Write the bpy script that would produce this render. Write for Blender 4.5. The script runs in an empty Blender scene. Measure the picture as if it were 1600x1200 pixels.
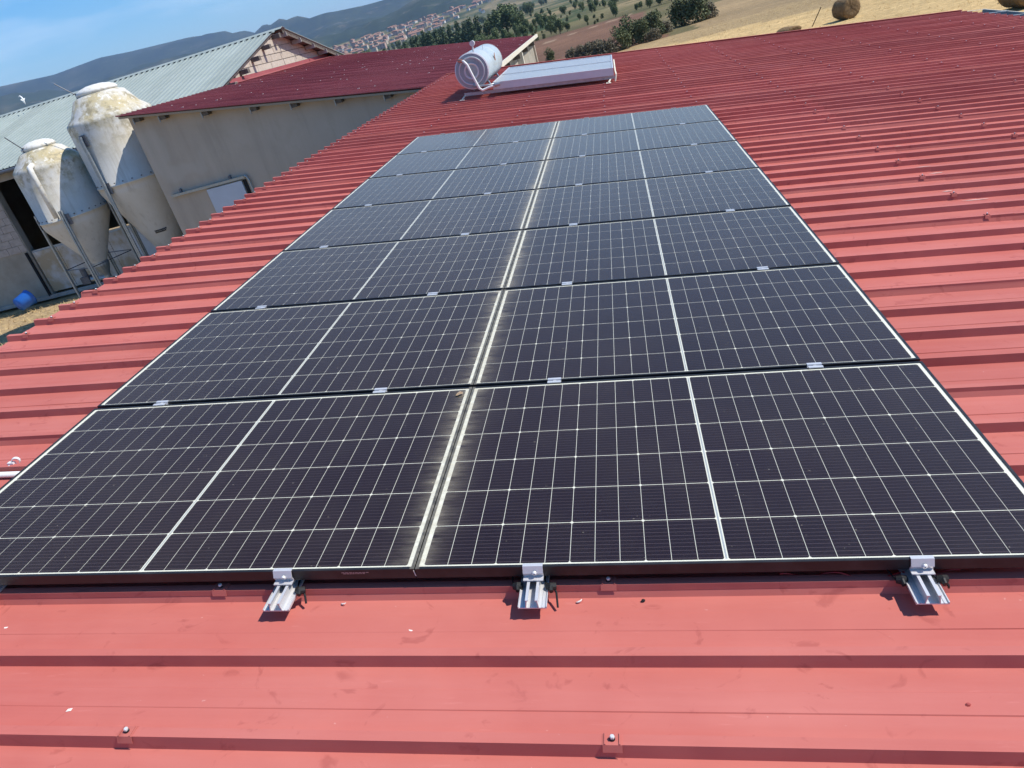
import bpy, math, random
from mathutils import Vector, Matrix, noise

# ------------------------------------------------------------------ camera, sky, sun, exposure
S = bpy.context.scene
COL = S.collection
R = math.radians
TH = R(8.0)                       # fall of the barn roof towards +X
CT, ST = math.cos(TH), math.sin(TH)

cam_d = bpy.data.cameras.new('camera')
cam = bpy.data.objects.new('camera', cam_d)
COL.objects.link(cam)
right = Vector((0.96010344, 0.1073764, -0.25820862))
down = Vector((-0.17830811, -0.4762342, -0.86105006))
fwd = Vector((-0.21542423, 0.87273782, -0.43808801))
m = Matrix((right, -down, -fwd)).transposed().to_4x4()
m.translation = Vector((0.82666863, -1.57061068, 1.32245207))
cam.matrix_world = m
cam_d.sensor_width = 36.0
cam_d.lens = 26.005
cam_d.clip_start = 0.05
cam_d.clip_end = 40000
S.camera = cam

SUN = Vector((0.753, 0.085, 0.904)).normalized()
SUN_EL = math.asin(SUN.z)
SUN_AZ = math.atan2(SUN.x, SUN.y)
w = bpy.data.worlds.new('World')
S.world = w
w.use_nodes = True
nt = w.node_tree
bg = nt.nodes['Background']
sky = nt.nodes.new('ShaderNodeTexSky')
sky.sky_type = 'NISHITA'
sky.sun_disc = False
sky.sun_elevation = SUN_EL
sky.sun_rotation = SUN_AZ
sky.altitude = 300
sky.air_density = 1.1
sky.dust_density = 0.0
sky.ozone_density = 6.0
tc = nt.nodes.new('ShaderNodeTexCoord')
mp = nt.nodes.new('ShaderNodeMapping')
mp.inputs['Scale'].default_value = (1.6, 1.6, 9.0)
mp.inputs['Rotation'].default_value = (0.0, 0.12, 0.0)
nz = nt.nodes.new('ShaderNodeTexNoise')
nz.inputs['Scale'].default_value = 2.2
nz.inputs['Detail'].default_value = 7
nz.inputs['Roughness'].default_value = 0.55
rp = nt.nodes.new('ShaderNodeMapRange')
rp.inputs['From Min'].default_value = 0.47
rp.inputs['From Max'].default_value = 0.78
rp.inputs['To Max'].default_value = 0.45
mx = nt.nodes.new('ShaderNodeMix')
mx.data_type = 'RGBA'
mx.inputs['B'].default_value = (7.6, 8.2, 9.0, 1)
L = nt.links.new
L(tc.outputs['Generated'], mp.inputs['Vector'])
L(mp.outputs['Vector'], nz.inputs['Vector'])
L(nz.outputs['Fac'], rp.inputs['Value'])
L(rp.outputs['Result'], mx.inputs['Factor'])
hs = nt.nodes.new('ShaderNodeHueSaturation')
hs.inputs['Saturation'].default_value = 1.36
L(sky.outputs['Color'], hs.inputs['Color'])
L(hs.outputs['Color'], mx.inputs['A'])
L(mx.outputs['Result'], bg.inputs['Color'])
bg.inputs['Strength'].default_value = 0.128

sd = bpy.data.lights.new('sun', 'SUN')
sd.energy = 4.5
sd.angle = R(0.53)
sd.color = (1.0, 0.95, 0.87)
so = bpy.data.objects.new('sun', sd)
COL.objects.link(so)
so.rotation_euler = (-SUN).to_track_quat('-Z', 'Y').to_euler()
so.location = (10, 0, 30)

S.view_settings.view_transform = 'Standard'
S.view_settings.look = 'None'
S.view_settings.exposure = 0.38
S.view_settings.gamma = 1.0
S.view_settings.use_curve_mapping = False
S.render.engine = 'CYCLES'
S.cycles.use_denoising = True
S.cycles.max_bounces = 5
S.cycles.diffuse_bounces = 3
S.cycles.glossy_bounces = 3
S.cycles.transparent_max_bounces = 12
S.cycles.volume_bounces = 0

# ------------------------------------------------------------------ helpers
rnd = random.Random(11)


class MB:
    def __init__(s):
        s.V, s.F, s.M = [], [], []

    def poly(s, pts, m=0):
        b = len(s.V)
        s.V += [tuple(p) for p in pts]
        s.F.append(tuple(range(b, b + len(pts))))
        s.M.append(m)

    def box(s, x0, x1, y0, y1, z0, z1, m=0):
        b = len(s.V)
        s.V += [(x0, y0, z0), (x1, y0, z0), (x1, y1, z0), (x0, y1, z0), (x0, y0, z1), (x1, y0, z1), (x1, y1, z1), (x0, y1, z1)]
        for f in ((0, 3, 2, 1), (4, 5, 6, 7), (0, 1, 5, 4), (1, 2, 6, 5), (2, 3, 7, 6), (3, 0, 4, 7)):
            s.F.append(tuple(b + i for i in f))
            s.M.append(m)

    def prism(s, pts, ext, m=0):
        """pts: a planar polygon in 3-D; ext: extrusion vector"""
        e = Vector(ext)
        P = [Vector(p) for p in pts]
        n = Vector((0, 0, 0))
        for i in range(len(P)):
            n += (P[i] - P[0]).cross(P[(i + 1) % len(P)] - P[0])
        if n.dot(e) < 0:
            P = P[::-1]
        b = len(s.V)
        k = len(P)
        s.V += [tuple(p) for p in P] + [tuple(p + e) for p in P]
        s.F.append(tuple(range(b + k - 1, b - 1, -1)))
        s.F.append(tuple(range(b + k, b + 2 * k)))
        s.M += [m, m]
        for i in range(k):
            j = (i + 1) % k
            s.F.append((b + i, b + j, b + k + j, b + k + i))
            s.M.append(m)

    def tube(s, pts, rad, seg=10, m=0, cap=True):
        P = [Vector(p) for p in pts]
        if not isinstance(rad, (list, tuple)):
            rad = [rad] * len(P)
        b = len(s.V)
        prev = None
        for i, p in enumerate(P):
            t = (P[min(i + 1, len(P) - 1)] - P[max(i - 1, 0)]).normalized()
            if prev is None:
                a = Vector((0, 0, 1)) if abs(t.z) < 0.9 else Vector((1, 0, 0))
                u = t.cross(a).normalized()
            else:
                u = (prev - t * prev.dot(t)).normalized()
            prev = u
            v = t.cross(u)
            for k in range(seg):
                an = 2 * math.pi * k / seg
                s.V.append(tuple(p + (u * math.cos(an) + v * math.sin(an)) * rad[i]))
        for i in range(len(P) - 1):
            for k in range(seg):
                k2 = (k + 1) % seg
                s.F.append((b + i * seg + k, b + i * seg + k2, b + (i + 1) * seg + k2, b + (i + 1) * seg + k))
                s.M.append(m)
        if cap:
            s.F.append(tuple(b + k for k in range(seg - 1, -1, -1)))
            e = b + (len(P) - 1) * seg
            s.F.append(tuple(e + k for k in range(seg)))
            s.M += [m, m]

    def lathe(s, prof, seg=32, m=0, c=(0, 0, 0), ms=None):
        b = len(s.V)
        for r_, z in prof:
            for k in range(seg):
                a = 2 * math.pi * k / seg
                s.V.append((c[0] + r_ * math.cos(a), c[1] + r_ * math.sin(a), c[2] + z))
        for i in range(len(prof) - 1):
            for k in range(seg):
                k2 = (k + 1) % seg
                s.F.append((b + i * seg + k, b + i * seg + k2, b + (i + 1) * seg + k2, b + (i + 1) * seg + k))
                s.M.append(ms[i] if ms else m)

    def mesh(s, name, mats, smooth=False):
        me = bpy.data.meshes.new(name)
        me.from_pydata(s.V, [], s.F)
        if not isinstance(mats, (list, tuple)):
            mats = [mats]
        for mm in mats:
            me.materials.append(mm)
        me.polygons.foreach_set('material_index', s.M)
        if smooth:
            me.polygons.foreach_set('use_smooth', [True] * len(s.F))
        me.update()
        return me

    def build(s, name, mats, parent=None, loc=(0, 0, 0), rot=(0, 0, 0), smooth=False):
        return place(name, s.mesh(name, mats, smooth), parent, loc, rot)


def place(name, me, parent=None, loc=(0, 0, 0), rot=(0, 0, 0)):
    o = bpy.data.objects.new(name, me)
    COL.objects.link(o)
    o.parent = parent
    o.location = loc
    o.rotation_euler = rot
    return o


def tag(o, label, cat, group=None):
    o['label'] = label
    o['category'] = cat
    if group:
        o['group'] = group
    return o


def thing(name, label, cat, loc=(0, 0, 0), rot=(0, 0, 0), group=None):
    o = bpy.data.objects.new(name, None)
    o.empty_display_size = 0.2
    COL.objects.link(o)
    o.location = loc
    o.rotation_euler = rot
    return tag(o, label, cat, group)


def RF(u, v, n):
    """barn roof frame -> world (u down the slope, v along the eaves, n off the roof)"""
    return Vector((u * CT + n * ST, v, -u * ST + n * CT))


ROT = (0, TH, 0)


# ------------------------------------------------------------------ materials
def new_mat(name):
    mt = bpy.data.materials.new(name)
    mt.use_nodes = True
    return mt, mt.node_tree, mt.node_tree.nodes['Principled BSDF']


def coords(nt, kind, scale=(1, 1, 1)):
    if kind == 'World':
        g = nt.nodes.new('ShaderNodeNewGeometry')
        out = g.outputs['Position']
    else:
        g = nt.nodes.new('ShaderNodeTexCoord')
        out = g.outputs['Object']
    mp = nt.nodes.new('ShaderNodeMapping')
    mp.inputs['Scale'].default_value = scale
    nt.links.new(out, mp.inputs['Vector'])
    return mp.outputs['Vector']


def noise_fac(nt, vec, scale, lo, hi, detail=5, rough=0.6, dist=0.0):
    n = nt.nodes.new('ShaderNodeTexNoise')
    n.inputs['Scale'].default_value = scale
    n.inputs['Detail'].default_value = detail
    n.inputs['Roughness'].default_value = rough
    n.inputs['Distortion'].default_value = dist
    nt.links.new(vec, n.inputs['Vector'])
    r = nt.nodes.new('ShaderNodeMapRange')
    r.inputs['From Min'].default_value = lo
    r.inputs['From Max'].default_value = hi
    nt.links.new(n.outputs['Fac'], r.inputs['Value'])
    return r.outputs['Result'], n


def mixc(nt, fac, a, b, mode='MIX'):
    n = nt.nodes.new('ShaderNodeMix')
    n.data_type = 'RGBA'
    n.blend_type = mode
    for sock, val in (('Factor', fac), ('A', a), ('B', b)):
        if isinstance(val, (tuple, list)):
            n.inputs[sock].default_value = (*val[:3], 1)
        elif isinstance(val, (int, float)):
            n.inputs[sock].default_value = val
        else:
            nt.links.new(val, n.inputs[sock])
    return n.outputs['Result']


def mth(nt, op, a, b=None, clamp=False):
    n = nt.nodes.new('ShaderNodeMath')
    n.operation = op
    n.use_clamp = clamp
    for i, v in enumerate((a, b)):
        if v is None:
            continue
        if isinstance(v, (int, float)):
            n.inputs[i].default_value = v
        else:
            nt.links.new(v, n.inputs[i])
    return n.outputs[0]


def bump(nt, p, fac, strength, dist):
    b = nt.nodes.new('ShaderNodeBump')
    b.inputs['Strength'].default_value = strength
    b.inputs['Distance'].default_value = dist
    nt.links.new(fac, b.inputs['Height'])
    nt.links.new(b.outputs['Normal'], p.inputs['Normal'])


def mat(name, c1, c2=None, scale=6.0, rough=0.6, metal=0.0, spec=0.4, lo=0.35, hi=0.65, kind='Object', b=0.0, bd=0.01, sc=(1, 1, 1), c3=None, s3=30, lo3=0.6, hi3=0.7):
    mt, nt, p = new_mat(name)
    p.inputs['Roughness'].default_value = rough
    p.inputs['Metallic'].default_value = metal
    p.inputs['Specular IOR Level'].default_value = spec
    if c2 is None:
        p.inputs['Base Color'].default_value = (*c1, 1)
        return mt
    v = coords(nt, kind, sc)
    f, n = noise_fac(nt, v, scale, lo, hi)
    col = mixc(nt, f, c1, c2)
    if c3:
        f3, _ = noise_fac(nt, v, s3, lo3, hi3)
        col = mixc(nt, f3, col, c3)
    nt.links.new(col, p.inputs['Base Color'])
    if b:
        bump(nt, p, n.outputs['Fac'], b, bd)
    return mt


def roof_paint(name, base, dusty, dark, kind='World', scuff=1.0):
    mt, nt, p = new_mat(name)
    p.inputs['Roughness'].default_value = 0.6
    p.inputs['Specular IOR Level'].default_value = 0.13
    v = coords(nt, kind)
    f1, _ = noise_fac(nt, v, 1.3, 0.35, 0.7, 6)
    col = mixc(nt, f1, base, dusty)
    # each sheet has weathered a little differently
    oi = nt.nodes.new('ShaderNodeObjectInfo')
    rr_ = nt.nodes.new('ShaderNodeMapRange')
    rr_.inputs['To Min'].default_value = 0.91
    rr_.inputs['To Max'].default_value = 1.07
    nt.links.new(oi.outputs['Random'], rr_.inputs['Value'])
    tint = nt.nodes.new('ShaderNodeVectorMath')
    tint.operation = 'SCALE'
    nt.links.new(col, tint.inputs[0])
    nt.links.new(rr_.outputs['Result'], tint.inputs['Scale'])
    col = tint.outputs[0]
    # dust washed down the slope
    vd = coords(nt, kind, (0.5, 7, 1))
    fd, _ = noise_fac(nt, vd, 1.6, 0.42, 0.80, 7, 0.62)
    col = mixc(nt, mth(nt, 'MULTIPLY', fd, 0.34 * scuff), col, tuple(min(1, c * 1.12 + 0.05) for c in dusty))
    # scuffs and shoe marks
    f2, _ = noise_fac(nt, v, 6.0, 0.62, 0.70, 4, 0.55, 2.5)
    f2 = mth(nt, 'MULTIPLY', f2, 0.44 * scuff)
    col = mixc(nt, f2, col, dark)
    # pale rubbed streaks along the sheets
    vs = coords(nt, kind, (1.2, 26, 26))
    f3, _ = noise_fac(nt, vs, 2.0, 0.66, 0.82, 4)
    f3 = mth(nt, 'MULTIPLY', f3, 0.28 * scuff)
    col = mixc(nt, f3, col, tuple(min(1, c * 1.25 + 0.08) for c in dusty))
    # chalk specks
    f4, _ = noise_fac(nt, v, 48.0, 0.76, 0.80, 2)
    f4 = mth(nt, 'MULTIPLY', f4, 0.22 * scuff)
    col = mixc(nt, f4, col, (0.75, 0.55, 0.5))
    nt.links.new(col, p.inputs['Base Color'])
    n = nt.nodes.new('ShaderNodeTexNoise')
    n.inputs['Scale'].default_value = 3.0
    n.inputs['Detail'].default_value = 2
    nt.links.new(v, n.inputs['Vector'])
    bump(nt, p, n.outputs['Fac'], 0.34, 0.03)
    return mt


M = {}
M['red'] = roof_paint('red_roof_paint', (0.435, 0.114, 0.092), (0.478, 0.147, 0.118), (0.30, 0.07, 0.060))
M['red2'] = roof_paint('dark_red_roof_paint', (0.285, 0.074, 0.078), (0.325, 0.098, 0.099), (0.19, 0.04, 0.05), scuff=0.9)
M['green_grey'] = roof_paint('pale_green_grey_roof_paint', (0.275, 0.318, 0.295), (0.32, 0.360, 0.335), (0.24, 0.27, 0.26), scuff=0.6)
M['sealant'] = mat('pale_sealant', (0.62, 0.34, 0.29), (0.66, 0.44, 0.38), 20, 0.7)
M['core'] = mat('foam_core', (0.35, 0.28, 0.2), rough=0.9)
def frame_mat(name, side):
    mt, nt, p = new_mat(name)
    p.inputs['Roughness'].default_value = 0.45
    p.inputs['Specular IOR Level'].default_value = 0.4
    v = coords(nt, 'World')
    f, _ = noise_fac(nt, v, 9, 0.45, 0.75)
    col = mixc(nt, f, (0.014, 0.013, 0.014), (0.035, 0.033, 0.032))
    g = nt.nodes.new('ShaderNodeTexCoord')
    sx = nt.nodes.new('ShaderNodeSeparateXYZ')
    nt.links.new(g.outputs['Object'], sx.inputs[0])
    d = mth(nt, 'MULTIPLY', sx.outputs['X'], side)
    near = mth(nt, 'GREATER_THAN', d, 0.864)
    top = mth(nt, 'GREATER_THAN', sx.outputs['Z'], 0.0335)
    f2, _ = noise_fac(nt, v, 26, 0.25, 0.75, 6, 0.7)
    e = mth(nt, 'MULTIPLY', mth(nt, 'MULTIPLY', near, top), f2)
    col = mixc(nt, mth(nt, 'MULTIPLY', e, 0.75), col, (0.32, 0.285, 0.21))
    nt.links.new(col, p.inputs['Base Color'])
    return mt


M['frame_l'] = frame_mat('black_frame_dusty_right_edge', 1)
M['frame_r'] = frame_mat('black_frame_dusty_left_edge', -1)
M['backsheet'] = mat('white_backsheet', (0.70, 0.71, 0.65), rough=0.5)
M['ribbon'] = mat('silver_ribbon', (0.50, 0.54, 0.57), rough=0.35, metal=0.5)
M['alu'] = mat('mill_aluminium', (0.68, 0.67, 0.66), (0.56, 0.55, 0.55), 30, 0.38, 0.35, 0.5, 0.3, 0.7, 'Object', sc=(40, 1, 40))
M['steel'] = mat('stainless_steel', (0.70, 0.69, 0.66), rough=0.3, metal=0.25)
M['galv'] = mat('galvanised_steel', (0.42, 0.45, 0.46), (0.30, 0.33, 0.34), 14, 0.45, 0.7, 0.5, 0.3, 0.7)
M['galv_dark'] = mat('dark_galvanised_steel', (0.16, 0.17, 0.19), (0.10, 0.105, 0.12), 10, 0.5, 0.4)
M['gutter_grey'] = mat('grey_gutter_paint', (0.20, 0.215, 0.21), (0.16, 0.17, 0.165), 5, 0.6)
M['rubber'] = mat('black_rubber', (0.012, 0.012, 0.012), rough=0.6)
M['red_wire'] = mat('red_wire_sheath', (0.45, 0.02, 0.02), rough=0.45)
M['white_pvc'] = mat('white_pvc', (0.72, 0.73, 0.70), rough=0.35)
M['tank'] = mat('tank_grey_white_paint', (0.44, 0.50, 0.52), (0.39, 0.44, 0.46), 5, 0.38, 0.0, 0.5)
M['tank_end'] = mat('tank_end_grey', (0.30, 0.35, 0.37), (0.26, 0.30, 0.32), 6, 0.45)
M['tank_ring'] = mat('tank_ring_light_grey', (0.56, 0.56, 0.58), rough=0.4)
M['rust'] = mat('rusty_mark', (0.22, 0.09, 0.05), (0.35, 0.2, 0.14), 20, 0.9)
M['copper'] = mat('copper_fitting', (0.45, 0.2, 0.14), rough=0.4, metal=0.6)
M['collector_side'] = mat('collector_side_aluminium', (0.58, 0.65, 0.66), (0.52, 0.59, 0.60), 4, 0.45, 0.3)
M['plaster'] = mat('grey_brown_plaster', (0.44, 0.37, 0.295), (0.49, 0.42, 0.34), 0.8, 0.9, 0, 0.2, 0.3, 0.7, 'World', 0.3, 0.02, c3=(0.44, 0.37, 0.29), s3=3.0, lo3=0.5, hi3=0.75)
nt_ = M['plaster'].node_tree
p_ = nt_.nodes['Principled BSDF']
src = p_.inputs['Base Color'].links[0].from_socket
vs_ = coords(nt_, 'World', (1.6, 1.6, 0.16))
fs_, _ = noise_fac(nt_, vs_, 1.5, 0.48, 0.72, 7, 0.65)
c_ = mixc(nt_, mth(nt_, 'MULTIPLY', fs_, 0.5), src, (0.32, 0.27, 0.21))
vc_ = coords(nt_, 'World')
fp_, _ = noise_fac(nt_, vc_, 0.55, 0.60, 0.64, 3, 0.5)
c_ = mixc(nt_, mth(nt_, 'MULTIPLY', fp_, 0.3), c_, (0.50, 0.46, 0.40))
nt_.links.new(c_, p_.inputs['Base Color'])
M['plaster2'] = mat('stained_grey_plaster', (0.38, 0.35, 0.29), (0.27, 0.24, 0.19), 1.2, 0.9, 0, 0.2, 0.35, 0.7, 'World', 0.3, 0.02)
M['mortar'] = mat('mortar', (0.30, 0.26, 0.21), (0.24, 0.20, 0.17), 8, 0.95)
M['block_a'] = mat('pinkish_tuff_block', (0.50, 0.435, 0.35), (0.43, 0.37, 0.295), 7, 0.95, 0, 0.2, b=0.4, bd=0.01)
M['block_b'] = mat('buff_tuff_block', (0.54, 0.475, 0.385), (0.46, 0.40, 0.325), 7, 0.95, 0, 0.2, b=0.4, bd=0.01)
M['block_g'] = mat('grey_concrete_block', (0.42, 0.37, 0.33), (0.34, 0.30, 0.27), 6, 0.95, 0, 0.2, b=0.4, bd=0.01)
M['concrete'] = mat('weathered_concrete', (0.40, 0.38, 0.35), (0.30, 0.285, 0.26), 3, 0.95, 0, 0.2, b=0.3, bd=0.01)
M['cream'] = mat('cream_painted_beam', (0.70, 0.66, 0.55), (0.58, 0.53, 0.42), 5, 0.8)
M['timber'] = mat('old_grey_timber', (0.10, 0.085, 0.07), (0.17, 0.145, 0.12), 8, 0.9)
M['door_grey'] = mat('pale_blue_grey_door_paint', (0.52, 0.56, 0.62), (0.47, 0.51, 0.57), 2, 0.5)
M['dark_gap'] = mat('dark_recess', (0.015, 0.015, 0.017), rough=0.9)
M['sheet_rust'] = mat('white_sheet_with_rust_stains', (0.55, 0.56, 0.57), (0.36, 0.29, 0.19), 1.1, 0.6, 0, 0.3, 0.40, 0.62, 'World', c3=(0.28, 0.2, 0.12), s3=5, lo3=0.66, hi3=0.78)
M['blue_plastic'] = mat('blue_plastic', (0.03, 0.16, 0.56), (0.025, 0.13, 0.47), 5, 0.4)
M['bird'] = mat('white_feathers', (0.85, 0.84, 0.80), rough=0.8)
M['ink'] = mat('black_print', (0.02, 0.02, 0.02), rough=0.7)
M['leaf_dry'] = mat('dry_leaf', (0.30, 0.20, 0.11), (0.42, 0.30, 0.2), 60, 0.9)
M['bark'] = mat('bark', (0.10, 0.075, 0.055), (0.06, 0.045, 0.035), 8, 0.95)
M['flake'] = mat('pale_paint_flake', (0.78, 0.72, 0.64), rough=0.7)
M['pebble_r'] = mat('red_rubber_washer', (0.35, 0.06, 0.05), rough=0.7)
M['straw_bale'] = mat('weathered_straw', (0.27, 0.18, 0.09), (0.15, 0.095, 0.05), 9, 0.95, 0, 0.1, 0.3, 0.7, 'Object', 0.8, 0.05)
M['straw'] = mat('dry_straw', (0.62, 0.46, 0.22), (0.45, 0.32, 0.15), 3, 0.8, 0, 0.2, 0.3, 0.7, 'World')
M['house_wall_a'] = mat('white_render', (0.58, 0.54, 0.48), rough=0.9)
M['house_wall_b'] = mat('cream_render', (0.50, 0.42, 0.33), rough=0.9)
M['house_wall_c'] = mat('pink_render', (0.45, 0.31, 0.25), rough=0.9)
M['house_roof'] = mat('orange_tile', (0.36, 0.19, 0.125), (0.30, 0.155, 0.10), 0.5, 0.9)


def solar_cell_mat():
    mt, nt, p = new_mat('mono_solar_cell')
    p.inputs['Roughness'].default_value = 0.4
    p.inputs['Specular IOR Level'].default_value = 0.3
    v = coords(nt, 'World')
    f, _ = noise_fac(nt, v, 1.1, 0.3, 0.7)
    base = mixc(nt, f, (0.0125, 0.0060, 0.0105), (0.0160, 0.0072, 0.0118))
    g = nt.nodes.new('ShaderNodeTexCoord')
    sx = nt.nodes.new('ShaderNodeSeparateXYZ')
    nt.links.new(g.outputs['Object'], sx.inputs[0])
    t = mth(nt, 'MULTIPLY', sx.outputs['Y'], 11 / 0.175)
    t = mth(nt, 'FRACT', mth(nt, 'ADD', t, 20.5))
    t = mth(nt, 'ABSOLUTE', mth(nt, 'SUBTRACT', t, 0.5))
    ln = mth(nt, 'LESS_THAN', t, 0.045)
    ln = mth(nt, 'MULTIPLY', ln, 0.32)
    col = mixc(nt, ln, base, (0.25, 0.19, 0.22))
    nt.links.new(col, p.inputs['Base Color'])
    return mt


def pane_mat(name, side):
    """cover glass; side = +1 / -1: the short edge along which grime has gathered"""
    mt = bpy.data.materials.new(name)
    mt.use_nodes = True
    nt = mt.node_tree
    nt.nodes.remove(nt.nodes['Principled BSDF'])
    out = nt.nodes['Material Output']
    fr = nt.nodes.new('ShaderNodeFresnel')
    fr.inputs['IOR'].default_value = 1.31
    tr = nt.nodes.new('ShaderNodeBsdfTransparent')
    tr.inputs['Color'].default_value = (0.96, 0.97, 0.96, 1)
    gl = nt.nodes.new('ShaderNodeBsdfGlossy')
    gl.inputs['Roughness'].default_value = 0.2
    gl.inputs['Color'].default_value = (0.95, 0.90, 0.84, 1)
    m1 = nt.nodes.new('ShaderNodeMixShader')
    nt.links.new(fr.outputs[0], m1.inputs[0])
    nt.links.new(tr.outputs[0], m1.inputs[1])
    nt.links.new(gl.outputs[0], m1.inputs[2])
    df = nt.nodes.new('ShaderNodeBsdfDiffuse')
    df.inputs['Color'].default_value = (0.58, 0.51, 0.38, 1)
    g = nt.nodes.new('ShaderNodeTexCoord')
    sx = nt.nodes.new('ShaderNodeSeparateXYZ')
    nt.links.new(g.outputs['Object'], sx.inputs[0])
    d = mth(nt, 'SUBTRACT', 0.868, mth(nt, 'MULTIPLY', sx.outputs['X'], side))   # metres from the dirty edge
    e = mth(nt, 'POWER', 2.718, mth(nt, 'MULTIPLY', mth(nt, 'MAXIMUM', mth(nt, 'SUBTRACT', d, 0.010), 0.0), -34.0))
    v = coords(nt, 'World', (1.5, 9, 9))
    f, _ = noise_fac(nt, v, 4.0, 0.30, 0.72, 6, 0.65)
    e = mth(nt, 'MULTIPLY', e, f, True)
    vb = coords(nt, 'World')
    fbig, _ = noise_fac(nt, vb, 1.7, 0.30, 0.75, 3)
    e = mth(nt, 'MULTIPLY', e, mth(nt, 'ADD', mth(nt, 'MULTIPLY', fbig, 0.50), 0.22))
    v2 = coords(nt, 'World')
    f2, _ = noise_fac(nt, v2, 3.0, 0.45, 0.8, 6, 0.7)
    f2 = mth(nt, 'MULTIPLY', f2, 0.016)
    f3, _ = noise_fac(nt, v2, 70.0, 0.77, 0.80, 1)
    f3 = mth(nt, 'MULTIPLY', f3, 0.22)
    # thin dust, boosted at flat view angles in place of the sky's reflection
    lw = nt.nodes.new('ShaderNodeLayerWeight')
    lw.inputs['Blend'].default_value = 0.5
    dust_sheen = mth(nt, 'ADD', mth(nt, 'MULTIPLY', mth(nt, 'POWER', lw.outputs['Facing'], 5.0), 0.27), 0.003)
    e = mth(nt, 'ADD', e, mth(nt, 'ADD', mth(nt, 'ADD', f2, dust_sheen), f3), True)
    m2 = nt.nodes.new('ShaderNodeMixShader')
    nt.links.new(e, m2.inputs[0])
    nt.links.new(m1.outputs[0], m2.inputs[1])
    nt.links.new(df.outputs[0], m2.inputs[2])
    nt.links.new(m2.outputs[0], out.inputs['Surface'])
    return mt


def simple_glass(name, tint, rough):
    mt = bpy.data.materials.new(name)
    mt.use_nodes = True
    nt = mt.node_tree
    nt.nodes.remove(nt.nodes['Principled BSDF'])
    fr = nt.nodes.new('ShaderNodeFresnel')
    fr.inputs['IOR'].default_value = 1.33
    tr = nt.nodes.new('ShaderNodeBsdfTransparent')
    tr.inputs['Color'].default_value = (*tint, 1)
    gl = nt.nodes.new('ShaderNodeBsdfGlossy')
    gl.inputs['Roughness'].default_value = rough
    m1 = nt.nodes.new('ShaderNodeMixShader')
    nt.links.new(fr.outputs[0], m1.inputs[0])
    nt.links.new(tr.outputs[0], m1.inputs[1])
    nt.links.new(gl.outputs[0], m1.inputs[2])
    nt.links.new(m1.outputs[0], nt.nodes['Material Output'].inputs['Surface'])
    return mt


M['cell'] = solar_cell_mat()
M['pane_l'] = pane_mat('cover_glass_dusty_right_edge', 1)
M['pane_r'] = pane_mat('cover_glass_dusty_left_edge', -1)
M['coll_glass'] = simple_glass('collector_glass', (0.95, 0.96, 0.95), 0.38)
M['absorber'] = mat('pale_grey_collector_plate', (0.52, 0.53, 0.53), (0.58, 0.59, 0.59), 2, 0.35, 0.2)


def silo_mat():
    mt, nt, p = new_mat('fibreglass_with_lichen')
    p.inputs['Roughness'].default_value = 0.6
    p.inputs['Specular IOR Level'].default_value = 0.3
    v = coords(nt, 'Object')
    g = nt.nodes.new('ShaderNodeTexCoord')
    sx = nt.nodes.new('ShaderNodeSeparateXYZ')
    nt.links.new(g.outputs['Object'], sx.inputs[0])
    z = sx.outputs['Z']
    f0, _ = noise_fac(nt, v, 1.2, 0.35, 0.7)
    col = mixc(nt, f0, (0.62, 0.60, 0.55), (0.53, 0.505, 0.44))
    top = nt.nodes.new('ShaderNodeMapRange')
    top.inputs['From Min'].default_value = -1.1
    top.inputs['From Max'].default_value = 0.1
    nt.links.new(z, top.inputs['Value'])
    t = top.outputs['Result']
    f1, _ = noise_fac(nt, v, 2.0, 0.40, 0.58, 6, 0.65)
    a = mth(nt, 'MULTIPLY', mth(nt, 'MULTIPLY', f1, t), 0.75)
    col = mixc(nt, a, col, (0.47, 0.37, 0.16))
    f2, _ = noise_fac(nt, v, 4.2, 0.50, 0.60, 8, 0.72)
    a = mth(nt, 'MULTIPLY', mth(nt, 'MULTIPLY', f2, t), 0.75)
    col = mixc(nt, a, col, (0.25, 0.215, 0.14))
    f3, _ = noise_fac(nt, v, 5.0, 0.54, 0.62, 7, 0.7)
    a = mth(nt, 'MULTIPLY', mth(nt, 'MULTIPLY', f3, t), 0.9)
    col = mixc(nt, a, col, (0.72, 0.69, 0.60))
    vs = coords(nt, 'Object', (5, 5, 0.35))
    f4, _ = noise_fac(nt, vs, 1.6, 0.55, 0.75, 5)
    col = mixc(nt, mth(nt, 'MULTIPLY', f4, 0.5), col, (0.36, 0.31, 0.23))
    nt.links.new(col, p.inputs['Base Color'])
    bump(nt, p, f2, 0.15, 0.01)
    return mt


M['silo'] = silo_mat()
M['silo_cap'] = mat('white_silo_lid', (0.72, 0.70, 0.64), (0.5, 0.44, 0.33), 9, 0.6, 0, 0.3, 0.5, 0.75)


def leaf_mat(name, c1, c2, tr=0.25):
    mt, nt, p = new_mat(name)
    p.inputs['Roughness'].default_value = 0.7
    p.inputs['Specular IOR Level'].default_value = 0.2
    v = coords(nt, 'World')
    f, _ = noise_fac(nt, v, 0.9, 0.3, 0.7)
    nt.links.new(mixc(nt, f, c1, c2), p.inputs['Base Color'])
    return mt


M['leaf_conifer'] = leaf_mat('dark_conifer_leaf', (0.095, 0.130, 0.068), (0.140, 0.172, 0.092))
M['leaf_tree'] = leaf_mat('broad_leaf', (0.110, 0.145, 0.060), (0.170, 0.200, 0.090))
M['leaf_shrub'] = leaf_mat('dark_shrub_leaf', (0.100, 0.122, 0.054), (0.160, 0.170, 0.080))
M['leaf_dusty'] = leaf_mat('dusty_grey_leaf', (0.150, 0.132, 0.082), (0.215, 0.180, 0.115))

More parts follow.
